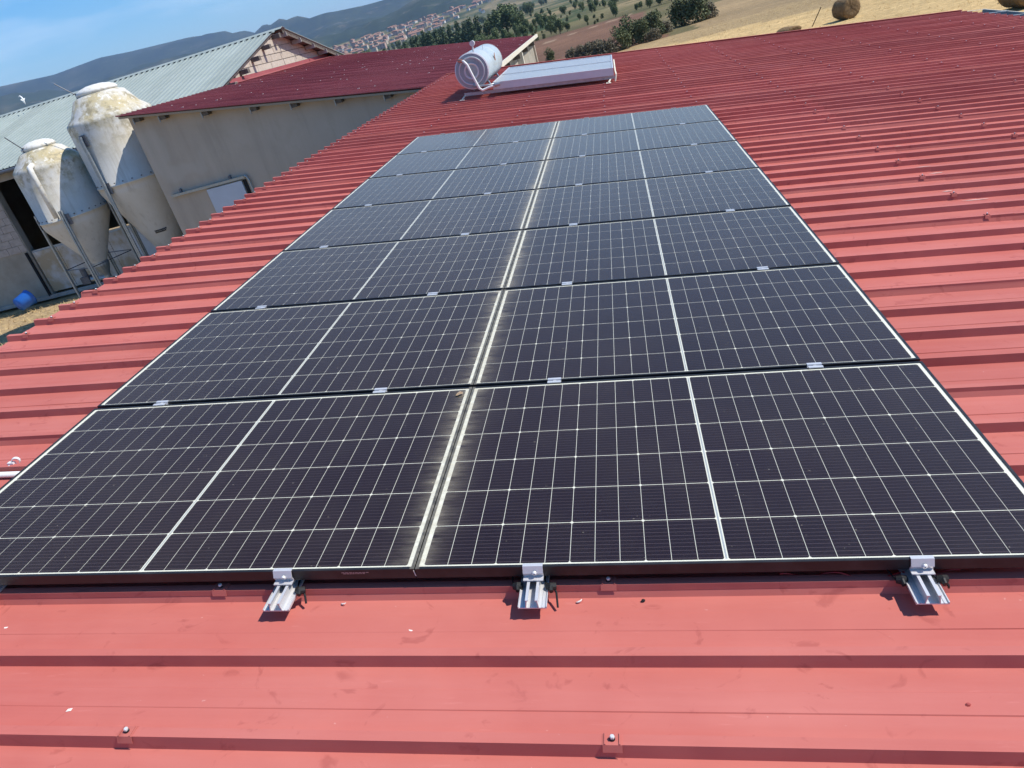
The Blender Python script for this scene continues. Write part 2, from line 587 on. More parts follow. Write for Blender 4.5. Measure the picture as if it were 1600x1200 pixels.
# ------------------------------------------------------------------ terrain
EL = [(-180, 2.2), (-90, 3.0), (-60, 3.9), (-39.2, 4.0), (-36.2, 3.87), (-33.3, 4.12), (-31.5, 4.0), (-26.6, 3.86), (-24.5, 3.4), (-23.7, 3.15), (-22.9, 3.36), (-21.6, 3.43), (-18.7, 2.98), (-16.0, 2.78), (-10, 2.7), (0, 2.5), (30, 2.1), (90, 2.0), (180, 2.2)]


def elev(az):
    for (a0, e0), (a1, e1) in zip(EL, EL[1:]):
        if a0 <= az <= a1:
            return e0 + (e1 - e0) * (az - a0) / (a1 - a0)
    return 2.2


def sstep(a, b, x):
    t = min(1, max(0, (x - a) / (b - a)))
    return t * t * (3 - 2 * t)


def ground_z(x, y):
    r_ = math.hypot(x, y)
    if r_ < 22:
        return -3.4
    z = -3.4 - 0.018 * (min(r_, 200) - 22)
    if r_ > 60:
        z += 0.5 * sstep(60, 200, r_) * noise.noise((x * 0.02, y * 0.02, 3.1))
    if r_ > 700:
        z += 44 * sstep(1100, 2300, r_)
        az = math.degrees(math.atan2(x, y))
        rid = 7000 - 1900 * sstep(-28, -18, az) * (1 - sstep(40, 90, az))
        if r_ > 2300:
            zr = rid * math.tan(R(elev(az))) - 38
            t = min(1.0, (r_ - 2300) / (rid - 2300))
            amp = 130 * math.sin(math.pi * t) ** 1.0
            nn = noise.fractal((x * 0.0011, y * 0.0011, 1.7), 0.9, 2.1, 5)
            z += zr * (0.35 * t + 0.65 * t * t) + amp * nn * 0.8
            if r_ > rid:
                z -= (r_ - rid) * 0.12
    return z


def cover(x, y):
    """land cover colour of a spot on the ground"""
    r_ = math.hypot(x, y)
    n1 = noise.fractal((x * 0.05, y * 0.05, 0.3), 0.8, 2.0, 4)
    n2 = noise.noise((x * 0.35, y * 0.35, 5.0))
    if r_ > 2300:
        k = noise.fractal((x * 0.0022, y * 0.0022, 4.2), 0.7, 2.2, 6)
        a = Vector((0.040, 0.056, 0.026))
        if k > 0.20:
            a = a.lerp(Vector((0.16, 0.14, 0.085)), min(1, (k - 0.20) * 2.0) * 0.6)
        elif k < -0.2:
            a = a.lerp(Vector((0.022, 0.036, 0.018)), 0.8)
        return a
    if r_ > 230:
        k = noise.fractal((x * 0.012, y * 0.012, 9.2), 0.7, 2.2, 6)
        a = Vector((0.085, 0.098, 0.042)).lerp(Vector((0.15, 0.135, 0.065)), 0.5 + 0.5 * noise.noise((x * 0.06, y * 0.06, 1.1)))
        if k > 0.05:
            a = a.lerp(Vector((0.26, 0.20, 0.105)), min(1, (k - 0.05) * 3.5))
        elif k < -0.25:
            a = Vector((0.05, 0.075, 0.03))
        return a
    green = Vector((0.12, 0.115, 0.05)).lerp(Vector((0.21, 0.165, 0.085)), 0.5 + 0.5 * n1)
    if r_ > 30:
        # bright straw in front, stubble behind it, ploughed field and scrub to the left
        wob = 1.6 * n1 + 0.5 * n2
        straw = Vector((0.66, 0.47, 0.22)).lerp(Vector((0.55, 0.38, 0.17)), 0.5 + 0.5 * n2)
        stub = Vector((0.40, 0.28, 0.145)).lerp(Vector((0.30, 0.22, 0.12)), 0.5 + 0.5 * n1)
        brown = Vector((0.225, 0.125, 0.078)).lerp(Vector((0.17, 0.095, 0.06)), 0.5 + 0.5 * n2)
        edge = (x - 0.6) * 0.53 + 64 - 1.0            # hedge line
        if x > 0.5 + wob * 0.2 and y < 68.5 + wob:
            if y < 56 - (x - 11) * 0.6 + wob:
                return straw
            return stub.lerp(straw, 0.25)
        if x > 8 and y < 110 + 3 * wob:
            return stub
        if -30 < x < 4 + 0.02 * y and 64 < y < 178 + 2 * wob:
            p = (y - 137) - (x + 12) * 2.2
            if abs(p) < 2.2 + n2:
                return Vector((0.36, 0.25, 0.16))
            return brown
        if x < -3 and y < 60:
            return Vector((0.46, 0.34, 0.19)).lerp(Vector((0.36, 0.26, 0.14)), 0.5 + 0.5 * n2)
        return green
    a = Vector((0.56, 0.42, 0.24)).lerp(Vector((0.40, 0.29, 0.16)), 0.5 + 0.5 * n2)
    return a


def build_terrain():
    azs = []
    a = -180.0
    while a < 180 - 1e-6:
        azs.append(a)
        a += 0.3 if -46 <= a < 34 else 4.0
    rs = [6, 12, 18, 22, 25, 28, 31]
    while rs[-1] < 120:
        rs.append(rs[-1] + 1.3)
    while rs[-1] < 14000:
        rs.append(rs[-1] * 1.055)
    V = [(0, 0, -3.4)]
    cols = [cover(0, 0)]
    for r_ in rs:
        for a in azs:
            x, y = r_ * math.sin(R(a)), r_ * math.cos(R(a))
            V.append((x, y, ground_z(x, y)))
            cols.append(cover(x, y))
    n = len(azs)
    F = []
    for k in range(n):
        F.append((0, 1 + (k + 1) % n, 1 + k))
    for i in range(len(rs) - 1):
        b0, b1 = 1 + i * n, 1 + (i + 1) * n
        for k in range(n):
            k2 = (k + 1) % n
            F.append((b0 + k, b0 + k2, b1 + k2, b1 + k))
    me = bpy.data.meshes.new('ground')
    me.from_pydata(V, [], F)
    ca = me.color_attributes.new('cover', 'FLOAT_COLOR', 'POINT')
    flat = []
    for c in cols:
        flat += [c[0], c[1], c[2], 1.0]
    ca.data.foreach_set('color', flat)
    me.polygons.foreach_set('use_smooth', [True] * len(F))
    mt, nt, p = new_mat('land')
    p.inputs['Roughness'].default_value = 0.95
    p.inputs['Specular IOR Level'].default_value = 0.1
    at = nt.nodes.new('ShaderNodeAttribute')
    at.attribute_name = 'cover'
    v = coords(nt, 'World')
    f, nn = noise_fac(nt, v, 2.4, 0.3, 0.7, 8, 0.75)
    c1 = mixc(nt, f, (0.66, 0.66, 0.66), (1.3, 1.3, 1.3))
    col = mixc(nt, 1.0, at.outputs['Color'], c1, 'MULTIPLY')
    f2, _ = noise_fac(nt, v, 0.03, 0.3, 0.7, 8, 0.72)
    c2 = mixc(nt, f2, (0.70, 0.72, 0.74), (1.25, 1.22, 1.2))
    col = mixc(nt, 1.0, col, c2, 'MULTIPLY')
    # woods and dry clearings on the far slopes
    g = nt.nodes.new('ShaderNodeNewGeometry')
    ln = nt.nodes.new('ShaderNodeVectorMath')
    ln.operation = 'LENGTH'
    nt.links.new(g.outputs['Position'], ln.inputs[0])
    far = nt.nodes.new('ShaderNodeMapRange')
    far.inputs['From Min'].default_value = 900
    far.inputs['From Max'].default_value = 2400
    nt.links.new(ln.outputs['Value'], far.inputs['Value'])
    fa, _ = noise_fac(nt, v, 0.009, 0.58, 0.66, 10, 0.72, 0.3)
    col = mixc(nt, mth(nt, 'MULTIPLY', mth(nt, 'MULTIPLY', fa, far.outputs['Result']), 0.45), col, (0.27, 0.22, 0.16))
    mid = nt.nodes.new('ShaderNodeMapRange')
    mid.inputs['From Min'].default_value = 170
    mid.inputs['From Max'].default_value = 230
    nt.links.new(ln.outputs['Value'], mid.inputs['Value'])
    md = mth(nt, 'MULTIPLY', mid.outputs['Result'], mth(nt, 'SUBTRACT', 1.0, far.outputs['Result']))
    fm, _ = noise_fac(nt, v, 0.05, 0.50, 0.60, 9, 0.72)
    col = mixc(nt, mth(nt, 'MULTIPLY', mth(nt, 'MULTIPLY', fm, md), 0.8), col, (0.060, 0.078, 0.034))
    fm2, _ = noise_fac(nt, v, 0.021, 0.55, 0.68, 9, 0.7)
    col = mixc(nt, mth(nt, 'MULTIPLY', mth(nt, 'MULTIPLY', fm2, md), 0.6), col, (0.30, 0.235, 0.14))
    # windrows and litter on the near fields
    nr = mth(nt, 'SUBTRACT', 1.0, mid.outputs['Result'])
    vw = coords(nt, 'World', (0.25, 1.1, 1))
    fw, _ = noise_fac(nt, vw, 1.1, 0.35, 0.70, 9, 0.75)
    col = mixc(nt, mth(nt, 'MULTIPLY', mth(nt, 'MULTIPLY', fw, nr), 0.42), col, mixc(nt, 1.0, col, (0.50, 0.46, 0.42), 'MULTIPLY'))
    fb, _ = noise_fac(nt, v, 0.012, 0.50, 0.62, 8, 0.7)
    col = mixc(nt, mth(nt, 'MULTIPLY', mth(nt, 'MULTIPLY', fb, far.outputs['Result']), 0.7), col, (0.022, 0.034, 0.018))
    nt.links.new(col, p.inputs['Base Color'])
    bump(nt, p, nn.outputs['Fac'], 0.7, 0.12)
    me.materials.append(mt)
    o = place('ground', me)
    o['kind'] = 'structure'
    return o


build_terrain()


# ------------------------------------------------------------------ ribbed sheets
CR, PAN = -0.07, -0.106          # crest and pan heights in the roof frame
V0 = 0.0046


def sheet_profile():
    """(v, n) of a one metre sheet, near lap first"""
    P = [(-0.0030, CR - 0.018), (0.0, CR), (0.027, CR)]
    for k in range(4):
        b = 0.25 * k
        P.append((b + 0.0390, PAN))
        P += [(b + 0.1120, PAN), (b + 0.1140, PAN + 0.0020), (b + 0.1725, PAN + 0.0020), (b + 0.1745, PAN)]
        if k < 3:
            P += [(b + 0.2440, PAN), (b + 0.25, CR), (b + 0.277, CR)]
        else:
            P += [(b + 0.2370, PAN), (b + 0.2472, CR - 0.0170), (b + 0.2530, CR - 0.004), (b + 0.2700, CR - 0.004)]
    return P


def sheet_mesh(name, length, material, sag=True):
    prof = sheet_profile()
    mb = MB()
    k = len(prof)
    nx = max(2, int(length / 1.2))
    rr = random.Random(5)
    for i in range(nx + 1):
        x = length * i / nx
        for (v, n) in prof:
            d = 0.0013 * rr.uniform(-1, 1) if sag else 0
            mb.V.append((x, v, n + d))
    for i in range(nx):
        for j in range(k - 1):
            mb.F.append((i * k + j, (i + 1) * k + j, (i + 1) * k + j + 1, i * k + j + 1))
            mb.M.append(0)
    return mb.mesh(name, material)


UL, US, UR = -3.155, 2.93, 8.15
VN, VF = -5, 17                  # metres of roof before and behind the array front

barn_base = RF(2.5, 6, -0.2)
barn_base.z = -3.4
barn = thing('red_roof_barn', 'low barn whose red ribbed metal roof carries the solar array', 'barn', barn_base)


def on_barn(u, v, n):
    return RF(u, v, n) - barn_base


me_up = sheet_mesh('roof_sheet', US - UL, M['red'])
me_lo = sheet_mesh('roof_sheet', UR - US + 0.15, M['red'])
for j in range(VN, VF):
    dv = rnd.uniform(-0.0015, 0.0015)
    place('roof_sheet', me_up, barn, on_barn(UL + rnd.uniform(-0.006, 0.006), V0 + j + dv, 0.0016), ROT)
    place('roof_sheet', me_lo, barn, on_barn(US - 0.15, V0 + j + dv, 0.0), ROT)
mb = MB()
mb.box(UL + 0.05, UR - 0.05, VN + 0.05, VF - 0.02, PAN - 0.055, PAN - 0.004)
mb.build('insulation_core', M['core'], barn, -barn_base, ROT)
# far verge trim and near verge trim
for v in (VF + V0 - 0.03,):
    mb = MB()
    mb.prism([(UL, v + 0.0, CR + 0.012), (UL, v + 0.07, CR + 0.012), (UL, v + 0.07, CR - 0.16), (UL, v + 0.064, CR - 0.16), (UL, v + 0.064, CR + 0.006), (UL, v, CR + 0.006)], (UR - UL, 0, 0))
    mb.build('verge_trim', M['red'], barn, -barn_base, ROT)
# walls
wl, wr = RF(UL + 0.35, 0, -0.17), RF(UR - 0.35, 0, -0.17)
for name, y0, y1 in (('wall', VF - 0.35, VF - 0.15), ('wall', VN + 0.15, VN + 0.35)):
    mb = MB()
    mb.prism([(wl.x, y0, -3.45), (wr.x, y0, -3.45), (wr.x, y0, wr.z), (wl.x, y0, wl.z)], (0, y1 - y0, 0))
    mb.build(name, M['plaster'], barn, -barn_base)
for p in (wl, wr):
    mb = MB()
    mb.box(p.x - 0.1, p.x + 0.1, VN + 0.36, VF - 0.36, -3.45, p.z - 0.03)
    mb.build('wall', M['plaster'], barn, -barn_base)
# gutter along the low edge, with straps
gp = [(UR - 0.04, PAN - 0.03), (UR - 0.04, PAN - 0.09), (UR + 0.43, PAN - 0.09), (UR + 0.45, PAN + 0.0), (UR + 0.47, PAN + 0.0), (UR + 0.45, PAN - 0.094), (UR - 0.043, PAN - 0.094), (UR - 0.043, PAN - 0.03)]
mb = MB()
mb.prism([(u, VN, n) for u, n in gp], (0, VF - VN + 0.1, 0))
gut = mb.build('gutter', M['gutter_grey'], barn, -barn_base, ROT)
for i in range(22):
    v = VF - 0.02 - i
    mb = MB()
    mb.prism([(UR - 0.10, v, PAN + 0.003), (UR - 0.10, v, PAN + 0.006), (UR + 0.47, v, PAN + 0.008), (UR + 0.47, v, PAN + 0.005)], (0, 0.035, 0))
    mb.build('gutter_strap', M['white_pvc'], gut)
mb = MB()
mb.box(UR + 0.448, UR + 0.475, VN, VF + 0.1, PAN - 0.004, PAN + 0.004)
mb.build('gutter_lip', M['cream'], gut)


# screws with saddle caps on the crests
def screw_mesh():
    mb = MB()
    # pressed saddle over the crest
    t = 0.0014
    prof = [(-0.0062, CR - 0.015), (-0.0012, CR + 0.001), (0.028, CR + 0.001), (0.033, CR - 0.014)]
    prof2 = [(v + (-t if i < 1 else t if i > 2 else 0), n + t) for i, (v, n) in enumerate(prof)]
    prof2[0] = (prof[0][0] - t, prof[0][1])
    prof2[3] = (prof[3][0] + t, prof[3][1])
    mb.prism([(-0.022, v, n) for v, n in prof + prof2[::-1]], (0.044, 0, 0), 0)
    for x in (-0.018, 0.015):
        mb.box(x, x + 0.003, -0.001, 0.028, CR + 0.0035, CR + 0.0052, 0)
    mb.lathe([(0.0068, 0.0), (0.0066, 0.0034), (0.006, 0.005), (0.0, 0.0052)], 12, 2, (0, 0.0135, CR + 0.003))
    mb.lathe([(0.0058, 0.0045), (0.0058, 0.0095), (0.0046, 0.0112), (0.0, 0.0115)], 6, 1, (0, 0.0135, CR + 0.003))
    return mb.mesh('roof_screw', [M['red'], M['steel'], M['rubber']])


me_sc = screw_mesh()
far_sc = MB()
for row, u in enumerate((-3.035, -1.83, -0.636, 0.556, 1.70, 2.79, 3.82, 4.95, 6.05, 7.15, 7.95)):
    for k in range(4 * VN + 1, 4 * VF):
        if row and k % 2:
            continue
        v = V0 + 0.25 * k
        if -1.78 < u < 1.78 and 0.06 < v < 7.8:
            continue
        if v < -0.8 and abs(u) > 2:
            continue
        uu = u + rnd.uniform(-0.012, 0.012)
        if v < 8.5:
            place('roof_screw', me_sc, barn, on_barn(uu, v, 0.0016), (0, TH, 0)).scale = (rnd.uniform(0.85, 1.05) * (1 if u < 2 else 0.8), 1, 1)
        elif v > 8.5:
            far_sc.box(uu - 0.024, uu + 0.024, v - 0.0015, v + 0.028, CR - 0.001, CR + 0.0045, 0)
            far_sc.box(uu - 0.006, uu + 0.006, v + 0.008, v + 0.02, CR + 0.0065, CR + 0.014, 1)
o = far_sc.build('roof_screw', [M['red'], M['steel']], barn, -barn_base, ROT)
o['kind'] = 'stuff'

sm = MB()
for k in range(4, 4 * VF):
    for q in range(rnd.choice((0, 1, 1, 2))):
        u = US + rnd.uniform(-0.10, 0.06)
        v = V0 + 0.25 * k + rnd.uniform(-0.13, 0.02)
        on_crest = v > V0 + 0.25 * k
        n = (CR if on_crest else PAN) + (0.0040 if u < US else 0.0024)
        w_, l_ = rnd.uniform(0.004, 0.012), rnd.uniform(0.03, 0.09)
        if not on_crest and v > V0 + 0.25 * k - 0.02:
            continue
        if on_crest:
            w_, v = 0.006, V0 + 0.25 * k + 0.013
        sm.poly([(u - l_, v - w_ * 0.3, n), (u - l_ * 0.3, v - w_, n), (u + l_ * 0.6, v - w_ * 0.6, n), (u + l_, v + w_ * 0.4, n), (u, v + w_, n)])
o = sm.build('sealant_smears', M['sealant'], barn, -barn_base, ROT)
o['kind'] = 'stuff'

# ------------------------------------------------------------------ solar panels
PW, PH, PT = 1.754, 1.096, 0.035
PITCH = 1.116
LIP = 0.009
BX, BY = 0.014, 0.0075
CGAP = 0.0105
CW = (PW - 2 * LIP - 2 * BX - CGAP) / 24
CH = (PH - 2 * LIP - 2 * BY) / 6


def frame_mesh(material):
    mb = MB()
    W, H, z = PW / 2, PH / 2, PT
    w2, h2 = W - LIP, H - LIP
    w3, h3 = W - 0.0018, H - 0.0018

    def ring(a, b, za, zb):
        A = [(-a[0], -a[1], za), (a[0], -a[1], za), (a[0], a[1], za), (-a[0], a[1], za)]
        B = [(-b[0], -b[1], zb), (b[0], -b[1], zb), (b[0], b[1], zb), (-b[0], b[1], zb)]
        for i in range(4):
            j = (i + 1) % 4
            mb.poly([A[i], A[j], B[j], B[i]])
    ring((W, H), (W, H), 0, z - 0.0012)
    ring((W, H), (W - 0.0012, H - 0.0012), z - 0.0012, z)
    ring((W - 0.0012, H - 0.0012), (w2, h2), z, z)
    ring((w2, h2), (w2, h2), z, z - 0.004)
    ring((w3, h3), (W, H), 0, 0)
    ring((w3, h3), (w3, h3), z - 0.006, 0.0)
    ring((w2, h2), (w3, h3), z - 0.006, z - 0.006)
    # bottom flange
    ring((w3, h3), (W - 0.028, H - 0.028), 0.001, 0.001)
    return mb.mesh('frame', material)


def cell_mesh(kind):
    g = 0.0011
    a, b = CW / 2 - g * 0.78, CH / 2 - g * 1.4
    c = 0.0045
    P = []
    if kind == 'L':
        P = [(-a + c, -b), (a, -b), (a, b), (-a + c, b), (-a, b - c), (-a, -b + c)]
    elif kind == 'R':
        P = [(-a, -b), (a - c, -b), (a, -b + c), (a, b - c), (a - c, b), (-a, b)]
    else:
        P = [(-a, -b), (a, -b), (a, b), (-a, b)]
    mb = MB()
    mb.prism([(x, y, 0) for x, y in P], (0, 0, 0.0003))
    return mb.mesh('solar_cell', M['cell'])


me_frame = {k: frame_mesh(M['frame_' + k]) for k in 'lr'}
me_cell = {k: cell_mesh(k) for k in 'LMR'}
mb = MB()
mb.box(-PW / 2 + 0.002, PW / 2 - 0.002, -PH / 2 + 0.002, PH / 2 - 0.002, PT - 0.0055, PT - 0.0035)
me_back = mb.mesh('backsheet', M['backsheet'])
mb = MB()
mb.box(-0.0024, 0.0024, -PH / 2 + 0.02, PH / 2 - 0.02, PT - 0.0034, PT - 0.0031)
me_rib = mb.mesh('busbar_ribbon', M['ribbon'])
me_pane = {}
for s in 'lr':
    mb = MB()
    z = PT - 0.0016
    mb.poly([(-PW / 2 + LIP - 0.001, -PH / 2 + LIP - 0.001, z), (PW / 2 - LIP + 0.001, -PH / 2 + LIP - 0.001, z), (PW / 2 - LIP + 0.001, PH / 2 - LIP + 0.001, z), (-PW / 2 + LIP - 0.001, PH / 2 - LIP + 0.001, z)])
    me_pane[s] = mb.mesh('cover_glass', M['pane_' + s])

ORD = ['front', 'second', 'third', 'fourth', 'fifth', 'sixth', 'farthest']
for row in range(7):
    for s, sx in (('l', -1), ('r', 1)):
        rowname = 'front row' if row == 0 else 'farthest row' if row == 6 else ORD[row] + ' row from the front'
        lab = 'black framed solar panel, %s column of the array, %s' % ('left' if s == 'l' else 'right', rowname)
        jit = rnd.uniform(-0.0012, 0.0012)
        t = thing('photovoltaic_module', lab, 'solar panel', RF(sx * (PW / 2 + 0.0014), PITCH * row + 0.01 + PH / 2 + jit, -PT + rnd.uniform(-0.0006, 0.0006)), ROT, 'solar panels of the roof array')
        place('frame', me_frame[s], t)
        place('backsheet', me_back, t)
        place('busbar_ribbon', me_rib, t)
        place('cover_glass', me_pane[s], t)
        if row == 0 and s == 'l':
            mb = MB()
            for zz, x0, x1 in ((0.0235, 0.655, 0.735), (0.0195, 0.660, 0.725)):
                x = x0
                while x < x1:
                    w_ = rnd.uniform(0.004, 0.010)
                    mb.box(x, x + w_, -PH / 2 - 0.0006, -PH / 2 - 0.0001, zz, zz + 0.0022)
                    x += w_ + 0.0022
            mb.build('rating_print', M['galv'], t)
        for i in range(24):
            x = -PW / 2 + LIP + BX + (i + 0.5) * CW + (CGAP if i >= 12 else 0)
            me_c = me_cell['LMR'[i % 3]]
            for j in range(6):
                y = -PH / 2 + LIP + BY + (j + 0.5) * CH
                place('solar_cell', me_c, t, (x, y, PT - 0.0033))

# ------------------------------------------------------------------ rails with clamps
RT = -PT - 0.0015                # top of the rail
RB = CR + 0.0035                 # underside of the rail, on a thin pad


def rail_mesh(v0, v1):
    mb = MB()

    def strip(pts):
        mb.prism([(u, v0, n) for u, n in pts], (0, v1 - v0, 0))
    strip([(-0.040, RB), (0.040, RB), (0.040, RB + 0.0035), (-0.040, RB + 0.0035)])
    for s in (-1, 1):
        strip([(s * 0.0165, RB + 0.0036), (s * 0.0190, RB + 0.0036), (s * 0.0155, RT - 0.003), (s * 0.0130, RT - 0.003)])
        strip([(s * 0.0095, RT - 0.0029), (s * 0.0175, RT - 0.0029), (s * 0.0175, RT), (s * 0.0095, RT)])
        strip([(s * 0.0375, RB + 0.0036), (s * 0.040, RB + 0.0036), (s * 0.040, RB + 0.0075), (s * 0.0375, RB + 0.0075)])
        strip([(s * 0.027, RB + 0.0036), (s * 0.0285, RB + 0.0036), (s * 0.0285, RB + 0.0052), (s * 0.027, RB + 0.0052)])
    return mb.mesh('rail_profile', M['alu'])


def end_clamp_mesh(dirv):
    """Z shaped clamp gripping the outer frame edge; dirv = -1 at the front edge"""
    mb = MB()
    w = 0.0285
    P = [(0.0085, 0.0006), (0.0085, 0.0036), (-0.0035, 0.0036), (-0.0115, -0.0165), (-0.0045, -0.0315), (-0.0225, -0.0315), (-0.0225, -0.0346), (-0.0008, -0.0346), (-0.0008, -0.031), (-0.0070, -0.0165), (-0.0018, 0.0006)]
    mb.prism([(-w, -dirv * v, n) for v, n in P], (2 * w, 0, 0))
    return mb.mesh('end_clamp', M['alu'])


def mid_clamp_mesh():
    mb = MB()
    w = 0.0275
    P = [(-0.020, 0.0006), (-0.020, 0.0042), (-0.0065, 0.0042), (-0.0045, -0.006), (0.0045, -0.006), (0.0065, 0.0042), (0.020, 0.0042), (0.020, 0.0006), (0.0085, 0.0006), (0.0085, -0.033), (-0.0085, -0.033), (-0.0085, 0.0006)]
    mb.prism([(-w, v, n) for v, n in P], (2 * w, 0, 0))
    return mb.mesh('mid_clamp', M['alu'])


def bolt_mesh():
    mb = MB()
    mb.lathe([(0.0066, 0.0), (0.0066, 0.005), (0.0058, 0.0068), (0.003, 0.007), (0.003, 0.0045), (0.0, 0.0045)], 14, 0)
    return mb.mesh('bolt', M['steel'])


me_bolt = bolt_mesh()
me_ec, me_ec2, me_mc = end_clamp_mesh(-1), end_clamp_mesh(1), mid_clamp_mesh()
me_rail = rail_mesh(-0.085, 7 * PITCH + 0.075)
VB = PITCH * 6 + 0.01 + PH
rail_labels = ('aluminium mounting rail under the left column, nearest the conduit', 'aluminium mounting rail with its end showing in front of the left column', 'aluminium mounting rail whose end sticks out just right of the central gap', 'aluminium mounting rail at the right, its end in front of the right column')
for u, lab in zip((-1.431, -0.405, 0.345, 1.370), rail_labels):
    t = thing('mounting_rail', lab, 'mounting rail', RF(u, 0, 0), ROT, 'rails carrying the solar array')
    place('rail_profile', me_rail, t)
    c = place('end_clamp', me_ec, t, (0, 0.01, 0))
    place('bolt', me_bolt, c, (0.004, -0.0093, -0.0135), (R(110), 0, 0))
    c = place('end_clamp', me_ec2, t, (0, VB, 0))
    place('bolt', me_bolt, c, (0.004, 0.0093, -0.0135), (R(-110), 0, 0))
    for r_ in range(1, 7):
        c = place('mid_clamp', me_mc, t, (rnd.uniform(-0.004, 0.004), PITCH * r_, 0))
        place('bolt', me_bolt, c, (0, 0, -0.006))


# ------------------------------------------------------------------ thermosiphon water heater
HV0 = 11.6
t = thing('solar_water_heater', 'solar water heater with grey tank and flat collectors on the red roof', 'water heater', RF(-0.3, HV0 + 1.1, PAN), ROT)
hb = Vector((-0.3, HV0 + 1.1, PAN))


def hl(u, v, n):
    return (u - hb.x, v - hb.y, n - hb.z)


TR, TU, TN = 0.285, -1.61, 0.365
mb = MB()
n_s = 40
prof = [(TR, 0.03), (TR, 0.62), (TR + 0.004, 0.625), (TR + 0.004, 0.64), (TR, 0.645), (TR, 1.30), (TR + 0.004, 1.305), (TR + 0.004, 1.32), (TR, 1.325), (TR, 1.87)]
mb.lathe(prof, n_s)
o = mb.build('tank_shell', M['tank'], t, hl(TU, HV0, TN), (R(-90), 0, 0), True)
for nm, v, fl in (('tank_end', HV0, 1), ('tank_end', HV0 + 1.9, -1)):
    mb = MB()
    mb.lathe([(TR + 0.003, -0.045 * fl), (TR + 0.003, -0.01 * fl), (TR - 0.015, 0.002 * fl), (0.225, 0.006 * fl), (0.218, 0.020 * fl), (0.205, 0.020 * fl), (0.198, 0.006 * fl), (0.135, 0.010 * fl), (0.128, 0.026 * fl), (0.115, 0.026 * fl), (0.10, 0.014 * fl), (0.0, 0.014 * fl)], n_s, 0, ms=[1, 1, 0, 0, 1, 1, 0, 0, 1, 1, 0])
    mb.build(nm, [M['tank_end'], M['tank_ring']], t, hl(TU, v, TN), (R(90), 0, 0), False)
mb = MB()
mb.box(-0.04, 0.05, -0.004, 0.0, -0.03, 0.07)
mb.box(0.0, 0.07, -0.004, 0.0, -0.11, -0.05)
mb.build('rust_mark', M['rust'], t, hl(TU + TR * 0.93 + 0.012, HV0 + 0.95, TN + 0.10), (0, R(-22), R(90)))
# safety valve and vent
mb = MB()
mb.tube([(0, 0, 0), (0, 0, 0.09)], 0.014, 10)
mb.tube([(0, -0.035, 0.13), (0, 0.035, 0.13)], 0.042, 16)
mb.build('valve', M['tank_ring'], t, hl(TU + 0.05, HV0 + 0.12, TN + TR - 0.005))
mb = MB()
mb.tube([(0, 0, 0), (0, 0, 0.07)], 0.008, 8)
mb.build('vent', M['white_pvc'], t, hl(TU + 0.12, HV0 + 0.75, TN + TR - 0.02))
# insulated pipes at the front end
mb = MB()
mb.tube([(-0.14, -0.03, 0.17), (-0.10, -0.07, 0.165), (-0.05, -0.08, 0.11), (0.03, -0.08, -0.10), (0.10, -0.08, -0.27), (0.15, -0.07, -0.31), (0.28, -0.05, -0.27), (0.42, -0.03, -0.25)], 0.021, 10)
mb.build('pipe', M['white_pvc'], t, hl(TU, HV0, TN), smooth=True)
mb = MB()
mb.tube([(0.0, -0.03, -0.22), (0.08, -0.05, -0.235), (0.22, -0.05, -0.245), (0.42, -0.03, -0.235)], 0.017, 10)
mb.build('pipe', M['galv'], t, hl(TU, HV0, TN), smooth=True)
mb = MB()
mb.tube([(-0.20, 0.0, 0.185), (-0.13, -0.05, 0.17)], 0.028, 10)
mb.build('pipe_fitting', M['copper'], t, hl(TU, HV0, TN))
mb = MB()
mb.tube([(0.36, -0.06, -0.245), (0.45, -0.05, -0.24)], 0.034, 10)
mb.build('pipe_fitting', M['galv'], t, hl(TU, HV0, TN))
# two collectors side by side, running down the slope
for v0 in (HV0 + 0.02, HV0 + 1.26):
    mb = MB()
    mb.box(-1.29, 0.72, v0, v0 + 1.22, 0.035, 0.135)
    col = mb.build('collector_case', M['collector_side'], t, hl(0, 0, 0))
    mb = MB()
    mb.box(-1.265, 0.695, v0 + 0.025, v0 + 1.195, 0.1355, 0.1375)
    mb.build('collector_plate', M['absorber'], col)
    mb = MB()
    mb.poly([(-1.28, v0 + 0.012, 0.143), (0.71, v0 + 0.012, 0.143), (0.71, v0 + 1.208, 0.143), (-1.28, v0 + 1.208, 0.143)])
    mb.build('collector_glass', M['coll_glass'], col)
    for x0, x1, y0, y1 in ((-1.29, 0.72, v0, v0 + 0.024), (-1.29, 0.72, v0 + 1.196, v0 + 1.22), (-1.29, -1.266, v0 + 0.0245, v0 + 1.1955), (0.696, 0.72, v0 + 0.0245, v0 + 1.1955)):
        mb = MB()
        mb.box(x0, x1, y0, y1, 0.1355, 0.150)
        mb.build('collector_frame', M['alu'], col)
